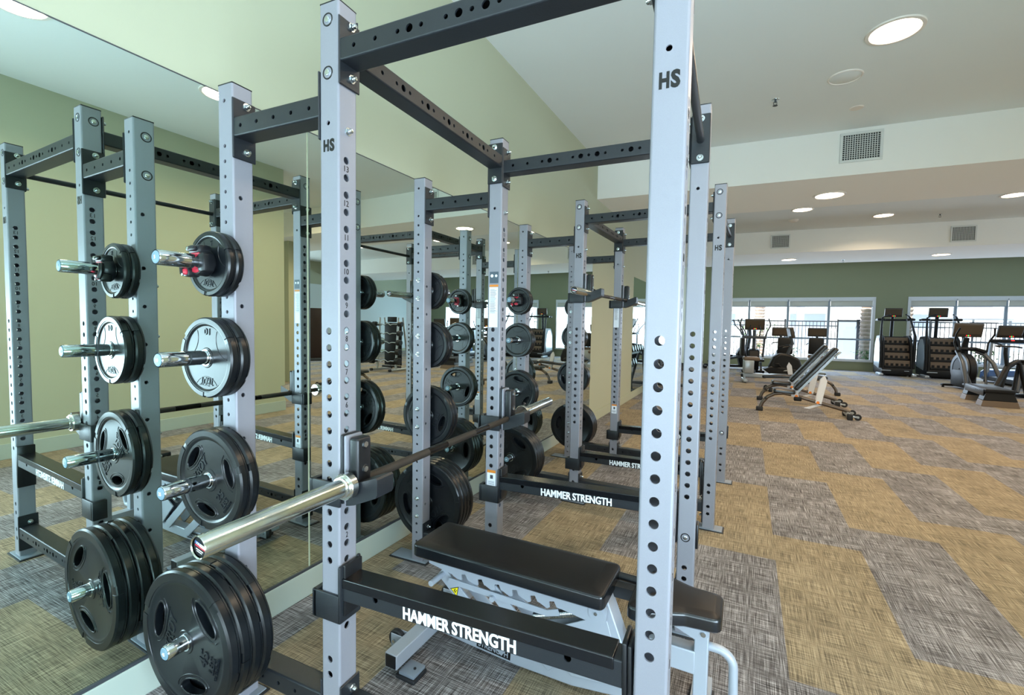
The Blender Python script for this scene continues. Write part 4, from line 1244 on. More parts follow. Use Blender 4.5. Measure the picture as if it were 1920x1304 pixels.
# ------------------------------------------------------------------ incline benches on the open floor
def floor_bench(label, x, y, rz, proto=None):
    if proto is not None:
        o = copy_tree(proto); o.location = (x, y, 0); o.rotation_euler = (0, 0, rz); o['label'] = label
        return o
    t = thing('incline_bench', label, 'bench', (x, y, 0), rz, 'incline benches on the open floor')
    # frame runs along x: curved front leg at 0, wheels at 1.47
    fp = [(0.02, 0, 0.03), (0.06, 0, 0.15), (0.14, 0, 0.26), (0.25, 0, 0.325), (0.38, 0, 0.345), (0.52, 0, 0.325), (1.30, 0, 0.125), (1.36, 0, 0.105)]
    mb = MB(); mb.tube(fp, 0.032, 14); mb.build('frame_tube', 'tube_bronze', t)
    mb = MB(); mb.rbox(-0.035, 0.075, -0.055, 0.055, 0.0, 0.075, 0.012); mb.build('front_foot', 'rubber_foot', t)
    mb = MB(); mb.tube([(1.33, -0.24, 0.065), (1.33, 0.24, 0.065)], 0.036, 14)
    ax = mb.build('axle_tube', 'machine_silver', t)
    mb = MB(); mb.rbox(1.29, 1.37, -0.26, -0.18, 0.0, 0.105, 0.02); mb.rbox(1.29, 1.37, 0.18, 0.26, 0.0, 0.105, 0.02); mb.build('axle_foot', 'rubber_foot', ax)
    for sg in (-1, 1):
        mb = MB(); mb.lathe([(0.018, -0.018), (0.046, -0.018), (0.052, -0.010), (0.052, 0.010), (0.046, 0.018), (0.018, 0.018)], 'y', c=(1.435, sg * 0.22, 0.058), n=24); w = mb.build('wheel', 'rubber_foot', t)
        mb = MB(); mb.cyl((1.435, sg * 0.22 - 0.02, 0.058), (1.435, sg * 0.22 + 0.02, 0.058), 0.02, 14); mb.build('wheel_hub', 'machine_silver', w)
        mb = MB(); mb.rbox(1.36, 1.44, sg * 0.22 - 0.026, sg * 0.22 + 0.026, 0.045, 0.075, 0.006); mb.build('wheel_fork', 'machine_silver', t)
    mb = MB(); out = rounded_poly([(0.20, -0.15), (0.54, -0.14), (0.54, 0.14), (0.20, 0.15)], 0.04)
    soft_pad(mb, out, 0.0, 0.065, r=0.026)
    o = mb.build('seat_pad', ['vinyl', 'vinyl_side'], t, loc=(0.02, 0, 0.375)); o.rotation_euler = (0, radians(3), 0)
    mb = MB(); out = rounded_poly([(0.0, -0.145), (0.94, -0.145), (0.94, 0.145), (0.0, 0.145)], 0.04)
    soft_pad(mb, out, 0.0, 0.065, r=0.026)
    o = mb.build('back_pad', ['vinyl', 'vinyl_side'], t, loc=(0.575, 0, 0.41)); o.rotation_euler = (0, radians(-52), 0)
    mb = MB(); mb.beam([(0.56, 0, 0.335), (1.14, 0, 1.075)], 0.05, 0.035, side=(0, 1, 0)); mb.tube([(1.10, -0.06, 1.03), (1.18, -0.05, 1.10), (1.18, 0.05, 1.10), (1.10, 0.06, 1.03)], 0.012, 10)
    mb.build('back_rail', 'machine_silver', t)
    mb = MB()
    for sg in (-1, 1):
        mb.prism([(0.50, 0.30), (0.62, 0.27), (0.60, 0.40), (0.56, 0.46), (0.51, 0.44)], sg * 0.035 - 0.004, sg * 0.035 + 0.004, 'y')
        mb.prism([(0.86, 0.22), (0.95, 0.20), (1.02, 0.60), (0.98, 0.70), (0.92, 0.62)], sg * 0.038 - 0.003, sg * 0.038 + 0.003, 'y')
    mb.prism([(0.70, 0.11), (0.78, 0.10), (0.98, 0.185), (0.96, 0.215)], -0.006, 0.006, 'y')
    mb.build('adjuster_plate', 'decal_white', t)
    mb = MB()
    for xx, zz in ((0.58, 0.31), (0.90, 0.225)): mb.cyl((xx, -0.042, zz), (xx, 0.042, zz), 0.024, 16)
    mb.build('pivot_cap', 'orange_dot', t)
    mb = MB(); mb.rbox(0.545, 0.66, -0.05, 0.05, 0.225, 0.30, 0.012); mb.build('clamp', 'machine_black', t)
    mb = MB(); mb.tube([(0.11, -0.036, 0.235), (0.11, 0.036, 0.235)], 0.02, 12); mb.build('leg_bolt', 'rubber_foot', t)
    return t
fb = floor_bench('black incline bench on the open carpet, the nearer one of the pair with bronze legs', 2.30, 8.45, 0.0)
floor_bench('black incline bench standing just beyond the front incline bench', 2.33, 9.85, 0.02, fb)
fl = floor_bench('flat lowered bench turned the other way beyond the pair of incline benches', 3.94, 11.5, pi - 0.05, fb)
for ch in list(fl.children):
    if ch.name.startswith('back_rail'): bpy.data.objects.remove(ch)
    elif ch.name.startswith('back_pad'): ch.rotation_euler = (0, radians(4), 0); ch.location = (0.575, 0, 0.37)
floor_bench('incline bench out by the barbell rack, seen in the mirror', 5.1, 6.5, 0.0, fb)

# ------------------------------------------------------------------ stair climbers
def console(t, c, w, h, tilt=0.25, face=-1, name='console'):
    """display head facing -y, centred at c"""
    T = Matrix.Translation(c) @ Matrix.Rotation(tilt * 1.0, 4, 'X')
    mb = MB(); mb.rbox(-w / 2, w / 2, -0.03, 0.05, -h / 2, h / 2, 0.02, tf=T)
    o = mb.build(name, 'console', t)
    mb = MB(); mb.rbox(-w * 0.44, w * 0.44, -0.034, -0.026, -h * 0.26, h * 0.40, 0.003, tf=T, seg=1); mb.build('display', 'screen', o)
    mb = MB()
    for i in range(3): mb.box(-0.03 + i * 0.035, -0.012 + i * 0.035, -0.035, -0.028, -h * 0.40, -h * 0.34, i % 2, tf=T)
    mb.build('indicator', ['led_red', 'led_green'], o)
    return o

def stair_climber(label, x, y, rz, proto=None):
    if proto is not None:
        o = copy_tree(proto); o.location = (x, y, 0); o.rotation_euler = (0, 0, rz); o['label'] = label
        return o
    t = thing('stair_climber', label, 'stair climber', (x, y, 0), rz, 'stair climbers by the far windows')
    side = [(0.02, 0.10), (0.0, 0.35), (0.10, 0.95), (0.20, 1.22), (0.34, 1.32), (0.95, 1.30), (1.15, 1.05), (1.22, 0.30), (1.18, 0.06)]
    for sg in (-1, 1):
        mb = MB(); mb.prism(side, sg * 0.36 - 0.035, sg * 0.36 + 0.035, 'x'); p = mb.build('side_shell', 'machine_black', t, bevel=0.02)
        mb = MB(); inn = [(0.40, 0.22), (0.34, 0.60), (0.44, 1.02), (0.60, 1.22), (0.86, 1.22), (1.05, 0.95), (1.10, 0.30)]
        mb.prism(inn, sg * 0.398, sg * 0.406, 'x'); mb.build('shell_inlay', 'machine_silver', p)
    mb = MB()
    for i in range(4):
        z0, y0 = 0.34 + i * 0.245, 0.05 + i * 0.115
        mb.box(-0.325, 0.325, y0, y0 + 0.08, z0 - 0.0, z0 + 0.175)
    mb.build('step_riser', 'tan_shroud', t)
    for i in range(4):
        z0, y0 = 0.34 + i * 0.245, 0.05 + i * 0.115
        mb = MB(); mb.rbox(-0.325, 0.325, y0 - 0.05, y0 + 0.10, z0 - 0.07, z0, 0.01)
        for k in range(5):
            xx = -0.26 + k * 0.13
            mb.box(xx - 0.035, xx + 0.035, y0 - 0.008, y0 + 0.001, z0, z0 + 0.075)
        mb.build('step', 'machine_black', t)
    mb = MB(); mb.prism([(0.14, 0.12), (0.14, 0.30), (0.62, 1.28), (1.1, 1.24), (1.12, 0.12)], -0.33, 0.33, 'x'); mb.rbox(-0.40, 0.40, 0.0, 1.15, 0.03, 0.27, 0.03); mb.build('base_housing', 'machine_black', t)
    mb = MB(); mb.rbox(-0.42, -0.16, -0.03, -0.002, 0.17, 0.20, 0.004, seg=1); mb.rbox(0.18, 0.30, -0.03, -0.002, 0.17, 0.19, 0.004, seg=1); mb.build('badge', 'machine_silver', t)
    mb = MB()
    for sg in (-1, 1): mb.rbox(min(sg * 0.36, sg * 0.48), max(sg * 0.36, sg * 0.48), -0.10, 0.45, 0.0, 0.09, 0.03); mb.cyl((sg * 0.3, 0.1, 0.0), (sg * 0.3, 0.1, 0.04), 0.03, 12); mb.cyl((sg * 0.3, 1.0, 0.0), (sg * 0.3, 1.0, 0.04), 0.03, 12)
    mb.build('floor_runner', 'machine_silver', t)
    for sg in (-1, 1):
        mb = MB(); mb.tube([(sg * 0.42, 0.06, 0.25), (sg * 0.43, 0.08, 0.80), (sg * 0.44, 0.12, 1.28), (sg * 0.40, 0.30, 1.62), (sg * 0.36, 0.46, 1.90), (sg * 0.30, 0.34, 1.96), (sg * 0.20, 0.22, 2.0)], [0.04, 0.042, 0.04, 0.030, 0.026, 0.022, 0.022], 12)
        mb.build('handrail', 'machine_black', t)
        mb = MB(); mb.rbox(min(sg * 0.28, sg * 0.5), max(sg * 0.28, sg * 0.5), 0.42, 0.58, 1.80, 1.88, 0.03); mb.build('bottle_tray', 'machine_black', t)
    mb = MB(); mb.tube([(0, 0.95, 1.20), (0, 0.90, 1.95)], 0.05, 14); mb.rbox(-0.46, 0.46, 0.80, 0.90, 1.80, 1.87, 0.02); mb.build('mast', 'machine_black', t)
    console(t, (0.0, 0.80, 2.08), 0.48, 0.30, 0.2)
    return t
sc1 = stair_climber('black stair climber standing against the bare wall between the far windows', 6.42, 17.95, 0.0)
stair_climber('second black stair climber, standing before the window', 7.55, 17.85, 0.0, sc1)

# ------------------------------------------------------------------ cross trainers
def cross_trainer(label, x, y, rz, proto=None):
    """mast and console at +y end, user faces +y"""
    if proto is not None:
        o = copy_tree(proto); o.location = (x, y, 0); o.rotation_euler = (0, 0, rz); o['label'] = label
        return o
    t = thing('cross_trainer', label, 'cross trainer', (x, y, 0), rz, 'cross trainers on the cardio floor')
    mb = MB(); mb.rbox(-0.06, 0.06, -0.9, 0.75, 0.06, 0.15, 0.02); mb.rbox(-0.34, 0.34, -0.95, -0.83, 0.02, 0.10, 0.02); mb.rbox(-0.34, 0.34, 0.68, 0.80, 0.02, 0.10, 0.02); mb.build('base', 'machine_black', t)
    mb = MB()
    for sx in (-0.3, 0.3):
        for yy in (-0.89, 0.74): mb.cyl((sx, yy, 0), (sx, yy, 0.03), 0.03, 10)
    mb.build('levelling_foot', 'rubber_foot', t)
    mb = MB(); mb.prism([(0.30, 0.12), (0.18, 0.55), (0.28, 0.78), (0.55, 0.82), (0.78, 0.55), (0.82, 0.12)], -0.16, 0.16, 'x'); mb.build('drive_housing', 'machine_black', t, bevel=0.04)
    mb = MB(); mb.tube([(0, 0.55, 0.70), (0, 0.62, 1.20), (0, 0.60, 1.42)], [0.06, 0.05, 0.05], 14); mb.build('mast', 'machine_grey', t)
    console(t, (0.0, 0.55, 1.60), 0.58, 0.36, 0.25)
    mb = MB(); mb.rbox(-0.36, 0.36, 0.36, 0.62, 1.14, 1.23, 0.03); mb.build('tray', 'machine_grey', t)
    mb = MB(); mb.tube([(-0.14, 0.40, 1.20), (-0.17, 0.32, 1.42), (-0.12, 0.34, 1.58)], 0.016, 10); mb.tube([(0.14, 0.40, 1.20), (0.17, 0.32, 1.42), (0.12, 0.34, 1.58)], 0.016, 10); mb.build('grip_bar', 'machine_black', t)
    for sg in (-1, 1):
        mb = MB(); mb.tube([(sg * 0.26, 0.42, 0.55), (sg * 0.30, 0.45, 1.15), (sg * 0.36, 0.36, 1.38), (sg * 0.44, 0.20, 1.58), (sg * 0.38, 0.12, 1.78)], [0.03, 0.028, 0.02, 0.018, 0.02], 12); mb.build('moving_arm', 'machine_grey', t)
        mb = MB(); mb.beam([(sg * 0.20, 0.45, 0.50), (sg * 0.20, -0.75, 0.22)], 0.06, 0.08); mb.build('rail', 'machine_grey', t)
        mb = MB(); mb.rbox(sg * 0.20 - 0.09, sg * 0.20 + 0.09, -0.42, 0.02, 0.40 + 0.05 * sg, 0.47 + 0.05 * sg, 0.02); mb.build('footplate', 'machine_black', t)
    return t
ct = cross_trainer('cross trainer with a brown console seen from behind, in front of the window', 2.27, 15.55, 0.0)
cross_trainer('cross trainer turned side on, partly hidden by the silver post of the second rack', 1.55, 17.6, -1.35, ct)

# ------------------------------------------------------------------ arc trainers in the open floor before the climbers
def arc_trainer(label, x, y, rz, proto=None):
    if proto is not None:
        o = copy_tree(proto); o.location = (x, y, 0); o.rotation_euler = (0, 0, rz); o['label'] = label
        return o
    t = thing('arc_trainer', label, 'arc trainer', (x, y, 0), rz, 'arc trainers on the cardio floor')
    for sg in (-1, 1):
        mb = MB(); mb.tube([(sg * 0.34, -0.55, 0.03), (sg * 0.33, -0.42, 0.40), (sg * 0.30, -0.22, 0.72), (sg * 0.26, 0.05, 0.92), (sg * 0.20, 0.25, 0.98)], [0.04, 0.042, 0.045, 0.045, 0.045], 12); mb.build('arched_leg', 'machine_grey', t)
        mb = MB(); mb.tube([(sg * 0.30, 0.05, 0.98), (sg * 0.34, 0.10, 1.20), (sg * 0.38, -0.05, 1.42), (sg * 0.34, -0.12, 1.58)], 0.020, 12); mb.build('moving_arm', 'machine_black', t)
        mb = MB(); mb.tube([(sg * 0.27, 0.02, 0.95), (sg * 0.20, -0.12, 0.55), (sg * 0.15, -0.30, 0.18)], [0.03, 0.028, 0.025], 10); mb.rbox(sg * 0.17 - 0.08, sg * 0.17 + 0.08, -0.50, -0.14, 0.14, 0.19, 0.015); mb.build('pedal_link', 'machine_grey', t)
        mb = MB(); mb.cyl((sg * 0.34, -0.55, 0.0), (sg * 0.34, -0.55, 0.05), 0.028, 12); mb.cyl((sg * 0.28, 0.62, 0.0), (sg * 0.28, 0.62, 0.06), 0.028, 12); mb.build('levelling_foot', 'rubber_foot', t)
    mb = MB(); mb.lathe([(0.02, -0.11), (0.34, -0.11), (0.40, -0.06), (0.40, 0.06), (0.34, 0.11), (0.02, 0.11)], 'x', c=(0, 0.30, 0.52), n=32); mb.rbox(-0.12, 0.12, 0.0, 0.66, 0.05, 0.5, 0.04); mb.build('flywheel_housing', 'machine_black', t)
    mb = MB(); mb.lathe([(0.30, -0.118), (0.385, -0.118), (0.40, -0.09)], 'x', c=(0, 0.30, 0.52), n=32); mb.build('housing_band', 'machine_grey', t)
    mb = MB(); mb.rbox(-0.32, 0.32, 0.56, 0.68, 0.04, 0.10, 0.02); mb.beam([(0, 0.6, 0.08), (0, -0.2, 0.10)], 0.08, 0.06); mb.build('base', 'machine_black', t)
    mb = MB(); mb.tube([(0, 0.38, 0.85), (0, 0.36, 1.15), (0, 0.30, 1.32)], [0.09, 0.07, 0.06], 14); mb.tube([(-0.26, 0.02, 0.98), (-0.18, 0.26, 1.04), (0.18, 0.26, 1.04), (0.26, 0.02, 0.98)], 0.05, 12); mb.build('mast', 'machine_black', t)
    console(t, (0.0, 0.26, 1.52), 0.60, 0.36, 0.25)
    return t
at = arc_trainer('arc trainer with a brown console standing beyond the step platform', 7.14, 14.6, 0.15)
arc_trainer('arc trainer at the far side of the step platform, turned away', 8.55, 14.9, -0.5, at)

# ------------------------------------------------------------------ exercise bikes
def exercise_bike(label, x, y, rz):
    t = thing('exercise_bike', label, 'exercise bike', (x, y, 0), rz)
    mb = MB(); mb.rbox(-0.28, 0.28, -0.56, -0.47, 0.0, 0.08, 0.02); mb.rbox(-0.28, 0.28, 0.47, 0.56, 0.0, 0.08, 0.02); mb.beam([(0, -0.5, 0.06), (0, 0.5, 0.06)], 0.08, 0.06); mb.build('base', 'machine_black', t)
    mb = MB(); mb.tube([(0, -0.45, 0.06), (0, -0.20, 0.45), (0, -0.02, 0.72), (0, 0.22, 0.82), (0, 0.40, 0.80)], [0.05, 0.055, 0.06, 0.055, 0.05], 14); mb.build('arched_frame', 'machine_black', t)
    for a, b in (((0.07, 0.20, 0.80), (0.10, 0.42, 0.06)), ((-0.07, 0.12, 0.80), (-0.10, -0.05, 0.06)), ((0.0, 0.30, 0.80), (0.0, 0.18, 0.06))):
        mb = MB(); mb.tube([a, b], 0.035, 12); mb.build('strut', 'machine_black', t)
    mb = MB(); mb.rbox(-0.10, 0.10, 0.30, 0.56, 0.80, 0.87, 0.03); mb.build('saddle', 'vinyl', t)
    mb = MB(); mb.tube([(0, -0.05, 0.72), (0, -0.12, 1.02), (0, -0.12, 1.15)], 0.035, 12); mb.tube([(-0.2, 0.02, 1.15), (-0.18, -0.12, 1.17), (0.18, -0.12, 1.17), (0.2, 0.02, 1.15)], 0.018, 10); mb.build('handlebar', 'machine_black', t)
    return t
exercise_bike('black upright exercise bike behind the step platform, its saddle raised', 7.34, 13.32, -0.9)

# ------------------------------------------------------------------ treadmills
def treadmill(label, x, y, rz, proto=None):
    """deck along y, hood and console at +y"""
    if proto is not None:
        o = copy_tree(proto); o.location = (x, y, 0); o.rotation_euler = (0, 0, rz); o['label'] = label
        return o
    t = thing('treadmill', label, 'treadmill', (x, y, 0), rz, 'treadmills along the far window')
    mb = MB(); mb.rbox(-0.42, 0.42, -1.0, 0.95, 0.06, 0.20, 0.03); mb.build('deck', 'machine_grey', t)
    mb = MB(); mb.box(-0.28, 0.28, -0.97, 0.72, 0.196, 0.206); mb.build('belt', 'machine_black', t)
    mb = MB(); mb.prism([(0.55, 0.19), (0.62, 0.36), (0.80, 0.40), (1.02, 0.30), (1.05, 0.08), (0.55, 0.08)], -0.42, 0.42, 'x'); mb.build('motor_hood', 'blue_deck', t, bevel=0.03)
    mb = MB()
    for sx in (-0.36, 0.36):
        for yy in (-0.9, 0.85): mb.cyl((sx, yy, 0), (sx, yy, 0.08), 0.04, 12)
    mb.build('levelling_foot', 'rubber_foot', t)
    for sg in (-1, 1):
        mb = MB(); mb.beam([(sg * 0.42, 0.70, 0.15), (sg * 0.43, 0.52, 1.22)], 0.06, 0.12, side=(1, 0, 0)); mb.build('side_post', 'machine_silver', t)
        mb = MB(); mb.tube([(sg * 0.43, 0.52, 1.20), (sg * 0.43, 0.05, 1.12)], 0.03, 12); mb.build('handrail', 'machine_black', t)
    mb = MB(); mb.rbox(-0.50, 0.50, 0.40, 0.56, 1.18, 1.28, 0.04); mb.build('crossbar', 'machine_black', t)
    mb = MB(); mb.box(-0.05, 0.02, 0.392, 0.40, 1.24, 1.26); mb.build('stop_light', 'led_red', t)
    console(t, (0, 0.52, 1.50), 0.62, 0.36, 0.3)
    return t
tm = treadmill('treadmill with a bluish motor hood facing the window past the arc trainers', 8.9, 16.9, 0.10)
treadmill('treadmill standing next along the window, seen in the mirror', 10.05, 16.9, 0.0, tm)
treadmill('last treadmill of the window row, seen in the mirror', 11.2, 16.9, 0.0, tm)

# ------------------------------------------------------------------ step platform
t = thing('step_platform', 'low black aerobic step platform with tan and silver end blocks on the carpet', 'step platform', (6.62, 12.1, 0), -0.06)
mb = MB(); mb.rbox(-0.22, 0.22, -0.62, 0.62, 0.27, 0.345, 0.02); mb.build('top_deck', 'machine_black', t)
for sg in (-1, 1):
    mb = MB(); y0, y1 = (-0.64, -0.34) if sg < 0 else (0.34, 0.64)
    mb.hexa([(-0.25, y0, 0.12), (0.25, y0, 0.12), (0.25, y1, 0.12), (-0.25, y1, 0.12)], [(-0.20, y0 + 0.04, 0.28), (0.20, y0 + 0.04, 0.28), (0.20, y1, 0.28), (-0.20, y1, 0.28)])
    b = mb.build('riser_block', 'machine_black', t, bevel=0.006)
    mb = MB(); mb.hexa([(-0.28, y0 - 0.02, 0.0), (0.28, y0 - 0.02, 0.0), (0.28, y1 + 0.02, 0.0), (-0.28, y1 + 0.02, 0.0)], [(-0.252, y0 - 0.002, 0.115), (0.252, y0 - 0.002, 0.115), (0.252, y1 + 0.002, 0.115), (-0.252, y1 + 0.002, 0.115)])
    mb.build('foot_block', 'tan_shroud', t, bevel=0.006)
mb = MB(); mb.rbox(-0.235, -0.222, -0.55, 0.55, 0.20, 0.33, 0.005); 
for i in range(4): mb.cyl((-0.237, -0.42 + i * 0.10, 0.29), (-0.234, -0.42 + i * 0.10, 0.29), 0.014, 10, mi=1)
mb.build('side_strip', ['machine_grey', 'machine_black'], t)

# ------------------------------------------------------------------ recumbent bikes
def recumbent_bike(label, x, y, rz, proto=None):
    """seat at -x end, pedals and console at +x"""
    if proto is not None:
        o = copy_tree(proto); o.location = (x, y, 0); o.rotation_euler = (0, 0, rz); o['label'] = label
        return o
    t = thing('recumbent_bike', label, 'recumbent bike', (x, y, 0), rz, 'recumbent bikes by the far window')
    mb = MB(); mb.beam([(-0.60, 0, 0.20), (0.75, 0, 0.20)], 0.14, 0.10); mb.rbox(-0.62, -0.52, -0.30, 0.30, 0.02, 0.10, 0.02); mb.rbox(0.66, 0.76, -0.28, 0.28, 0.02, 0.10, 0.02); mb.box(-0.60, -0.54, -0.05, 0.05, 0.08, 0.20); mb.box(0.68, 0.74, -0.05, 0.05, 0.08, 0.2); mb.build('base', 'machine_silver', t, bevel=0.01)
    mb = MB()
    for sx in (-0.57, 0.71):
        for yy in (-0.26, 0.26): mb.cyl((sx, yy, 0.0), (sx, yy, 0.04), 0.025, 10)
    mb.build('levelling_foot', 'rubber_foot', t)
    mb = MB(); mb.prism([(0.02, 0.28), (0.0, 0.46), (0.10, 0.72), (0.26, 0.83), (0.50, 0.80), (0.72, 0.68), (0.80, 0.45), (0.78, 0.28)], -0.13, 0.13, 'y'); sh = mb.build('shroud', 'machine_black', t, bevel=0.05)
    mb = MB(); mb.prism([(-0.12, 0.38), (0.05, 0.47), (0.45, 0.45), (0.66, 0.40), (0.66, 0.30), (0.0, 0.28)], -0.17, 0.17, 'y'); mb.build('side_cover', 'machine_black', sh, bevel=0.03)
    mb = MB(); add_text(mb, 'fit', 0.16, 0.035, 0.001, frame((0.42, -0.1715, 0.375), (1, 0, 0), (0, 0, 1)), shear=0.5); 
    mb.build('logo', 'white_print', sh)
    mb = MB(); mb.rbox(-0.60, -0.36, -0.20, 0.20, 0.26, 0.62, 0.03); mb.build('seat_pedestal', 'machine_silver', t)
    mb = MB(); mb.rbox(-0.62, -0.22, -0.21, 0.21, 0.60, 0.70, 0.04); mb.build('seat_pad', 'tan_shroud', t)
    mb = MB(); mb.tube([(-0.52, -0.06, 0.6), (-0.62, -0.06, 0.95)], 0.018, 8); mb.tube([(-0.52, 0.06, 0.6), (-0.62, 0.06, 0.95)], 0.018, 8); mb.rbox(-0.70, -0.60, -0.20, 0.20, 0.72, 1.22, 0.05); mb.build('seat_back', 'machine_black', t)
    mb = MB(); mb.tube([(0.45, 0, 0.80), (0.55, 0, 1.10), (0.50, 0, 1.28)], 0.04, 12); mb.build('mast', 'machine_grey', t)
    for sg in (-1, 1): 
        mb = MB(); mb.tube([(0.52, sg * 0.02, 1.05), (0.44, sg * 0.24, 1.02), (0.28, sg * 0.27, 0.98)], 0.016, 10); mb.build('handlebar', 'machine_black', t)
        mb = MB(); mb.tube([(0.30, sg * 0.13, 0.45), (0.30 + sg * 0.12, sg * 0.18, 0.45 - sg * 0.1)], 0.016, 8); mb.rbox(0.25 + sg * 0.12, 0.35 + sg * 0.12, sg * 0.23 - 0.05, sg * 0.23 + 0.05, 0.43 - sg * 0.1, 0.46 - sg * 0.1, 0.01); mb.build('pedal', 'machine_black', t)
    T = Matrix.Translation((0.46, 0, 1.38)) @ Matrix.Rotation(pi / 2, 4, 'Z') @ Matrix.Rotation(pi, 4, 'Z')
    mb = MB(); mb.rbox(-0.04, 0.04, -0.26, 0.26, -0.14, 0.14, 0.02, tf=Matrix.Translation((0.50, 0, 1.38)) @ Matrix.Rotation(radians(-12), 4, 'Y')); c = mb.build('console', 'console', t)
    mb = MB(); mb.box(-0.046, -0.040, -0.21, 0.21, -0.08, 0.10, tf=Matrix.Translation((0.50, 0, 1.38)) @ Matrix.Rotation(radians(-12), 4, 'Y')); mb.build('display', 'screen', c)
    return t
rb = recumbent_bike('recumbent bike with a pale pedestal and black shroud behind the incline benches', 2.60, 13.3, 0.12)
recumbent_bike('second recumbent bike nearer the window, its seat back toward the room', 4.0, 16.2, 1.45, rb)
recumbent_bike('third recumbent bike close to the window, beside the cross trainer', 3.05, 15.6, 1.62, rb)

# ------------------------------------------------------------------ barbell rack seen in the mirror
t = thing('barbell_rack', 'tall silver rack of fixed curl barbells seen in the mirror', 'barbell rack', (7.65, 9.95, 0))
for sx in (-0.36, 0.36):
    mb = MB(); mb.tube([(sx, -0.42, 0.05), (sx, 0.42, 0.05)], 0.035, 12); f = mb.build('foot_rail', 'machine_silver', t)
    mb = MB(); mb.cyl((sx, -0.47, 0.05), (sx, -0.40, 0.05), 0.04, 12); mb.cyl((sx, 0.40, 0.05), (sx, 0.47, 0.05), 0.04, 12); mb.build('foot_cap', 'rubber_foot', f)
    for yy in (-0.06, 0.14):
        mb = MB(); mb.tube([(sx, yy * 3.0, 0.05), (sx, yy, 1.62)], 0.032, 12); mb.build('post', 'machine_silver', t)
mb = MB(); mb.tube([(-0.36, 0.05, 0.12), (0.36, 0.05, 0.12)], 0.03, 12); mb.rbox(-0.20, 0.16, 0.04, 0.06, 1.48, 1.64, 0.01); mb.build('cross_rail', 'machine_black', t)
mb = MB(); mb.rbox(-0.33, 0.33, 0.10, 0.14, 0.16, 1.46, 0.01); mb.build('dark_fill_panel', 'machine_black', t)  # dark panel added where a second set of bars fills the back
for i in range(5):
    z = 0.32 + i * 0.275
    mb = MB(); 
    for sx in (-0.36, 0.36): mb.rbox(sx - 0.02, sx + 0.02, -0.30 + 0.03 * i, -0.06 + 0.01 * i, z - 0.05, z - 0.02, 0.006)
    mb.build('saddle', 'machine_black', t)
    lab = ('lowest', 'second lowest', 'middle', 'second highest', 'topmost')[i]
    rr = 0.105 - 0.008 * i
    e = thing('curl_barbell', '%s zigzag curl barbell on the silver rack seen in the mirror' % lab, 'barbell', (7.65, 9.95 - 0.26 + 0.03 * i, z), 0, 'fixed curl barbells on the silver rack')
    mb = MB(); mb.tube([(-0.56, 0, 0), (-0.22, 0, 0), (-0.12, 0, -0.03), (-0.02, 0, 0.02), (0.02, 0, 0.02), (0.12, 0, -0.03), (0.22, 0, 0), (0.56, 0, 0)], 0.016, 10); mb.build('shaft', 'chrome', e)
    for sx in (-1, 1):
        mb = MB(); mb.lathe([(0.001, -0.07), (rr * 0.9, -0.07), (rr, -0.06), (rr, 0.06), (rr * 0.9, 0.07), (0.001, 0.07)], 'x', c=(sx * 0.50, 0, 0), n=24); mb.build('weight_head', 'rubber', e)

# ------------------------------------------------------------------ dumbbell rack before the second mirror
t = thing('dumbbell_rack', 'grey steel dumbbell rack before the second mirror, past the bare tan wall', 'dumbbell rack', (0.42, 9.45, 0))
for yy in (0.0, 1.5):
    mb = MB(); mb.tube([(-0.30, yy, 0.05), (0.34, yy, 0.05)], 0.035, 12); mb.tube([(0.15, yy, 0.05), (-0.02, yy, 0.75), (-0.12, yy, 1.0)], 0.034, 12); mb.tube([(-0.2, yy, 0.05), (-0.12, yy, 1.0)], 0.03, 12); mb.build('leg_frame', 'machine_grey', t)
for zz, xx in ((0.44, 0.16), (0.80, 0.02)):
    mb = MB(); mb.beam([(xx - 0.10, -0.1, zz + 0.05), (xx - 0.10, 1.6, zz + 0.05)], 0.03, 0.05); mb.beam([(xx + 0.10, -0.1, zz), (xx + 0.10, 1.6, zz)], 0.03, 0.05); mb.build('shelf_rail', 'machine_grey', t)
db = None
for row, (zz, xx, nm) in enumerate(((0.44, 0.16, 'lower'), (0.80, 0.02, 'upper'))):
    for k in range(6):
        lab = 'black round dumbbell number %d along the %s tier of the rack by the second mirror' % (k + 1, nm)
        pos = (0.42 + xx, 9.45 + 0.05 + k * 0.25, zz + 0.13)
        lab = 'black round dumbbell, %s from the tan wall on the %s tier' % (('first', 'second', 'third', 'fourth', 'fifth', 'sixth')[k], nm)
        if db is None:
            db = thing('dumbbell', lab, 'dumbbell', pos, 0, 'dumbbells on the steel rack'); db.rotation_euler = (0, radians(14), 0)
            mb = MB(); mb.cyl((-0.07, 0, 0), (0.07, 0, 0), 0.017, 12); mb.build('handle', 'chrome', db)
            for sx in (-1, 1):
                mb = MB(); mb.lathe([(0.001, -0.055), (0.070, -0.055), (0.08, -0.045), (0.08, 0.045), (0.070, 0.055), (0.001, 0.055)], 'x', c=(sx * 0.125, 0, 0), n=24); mb.build('weight_head', 'rubber', db)
        else:
            o = copy_tree(db); o.location = pos; o['label'] = lab

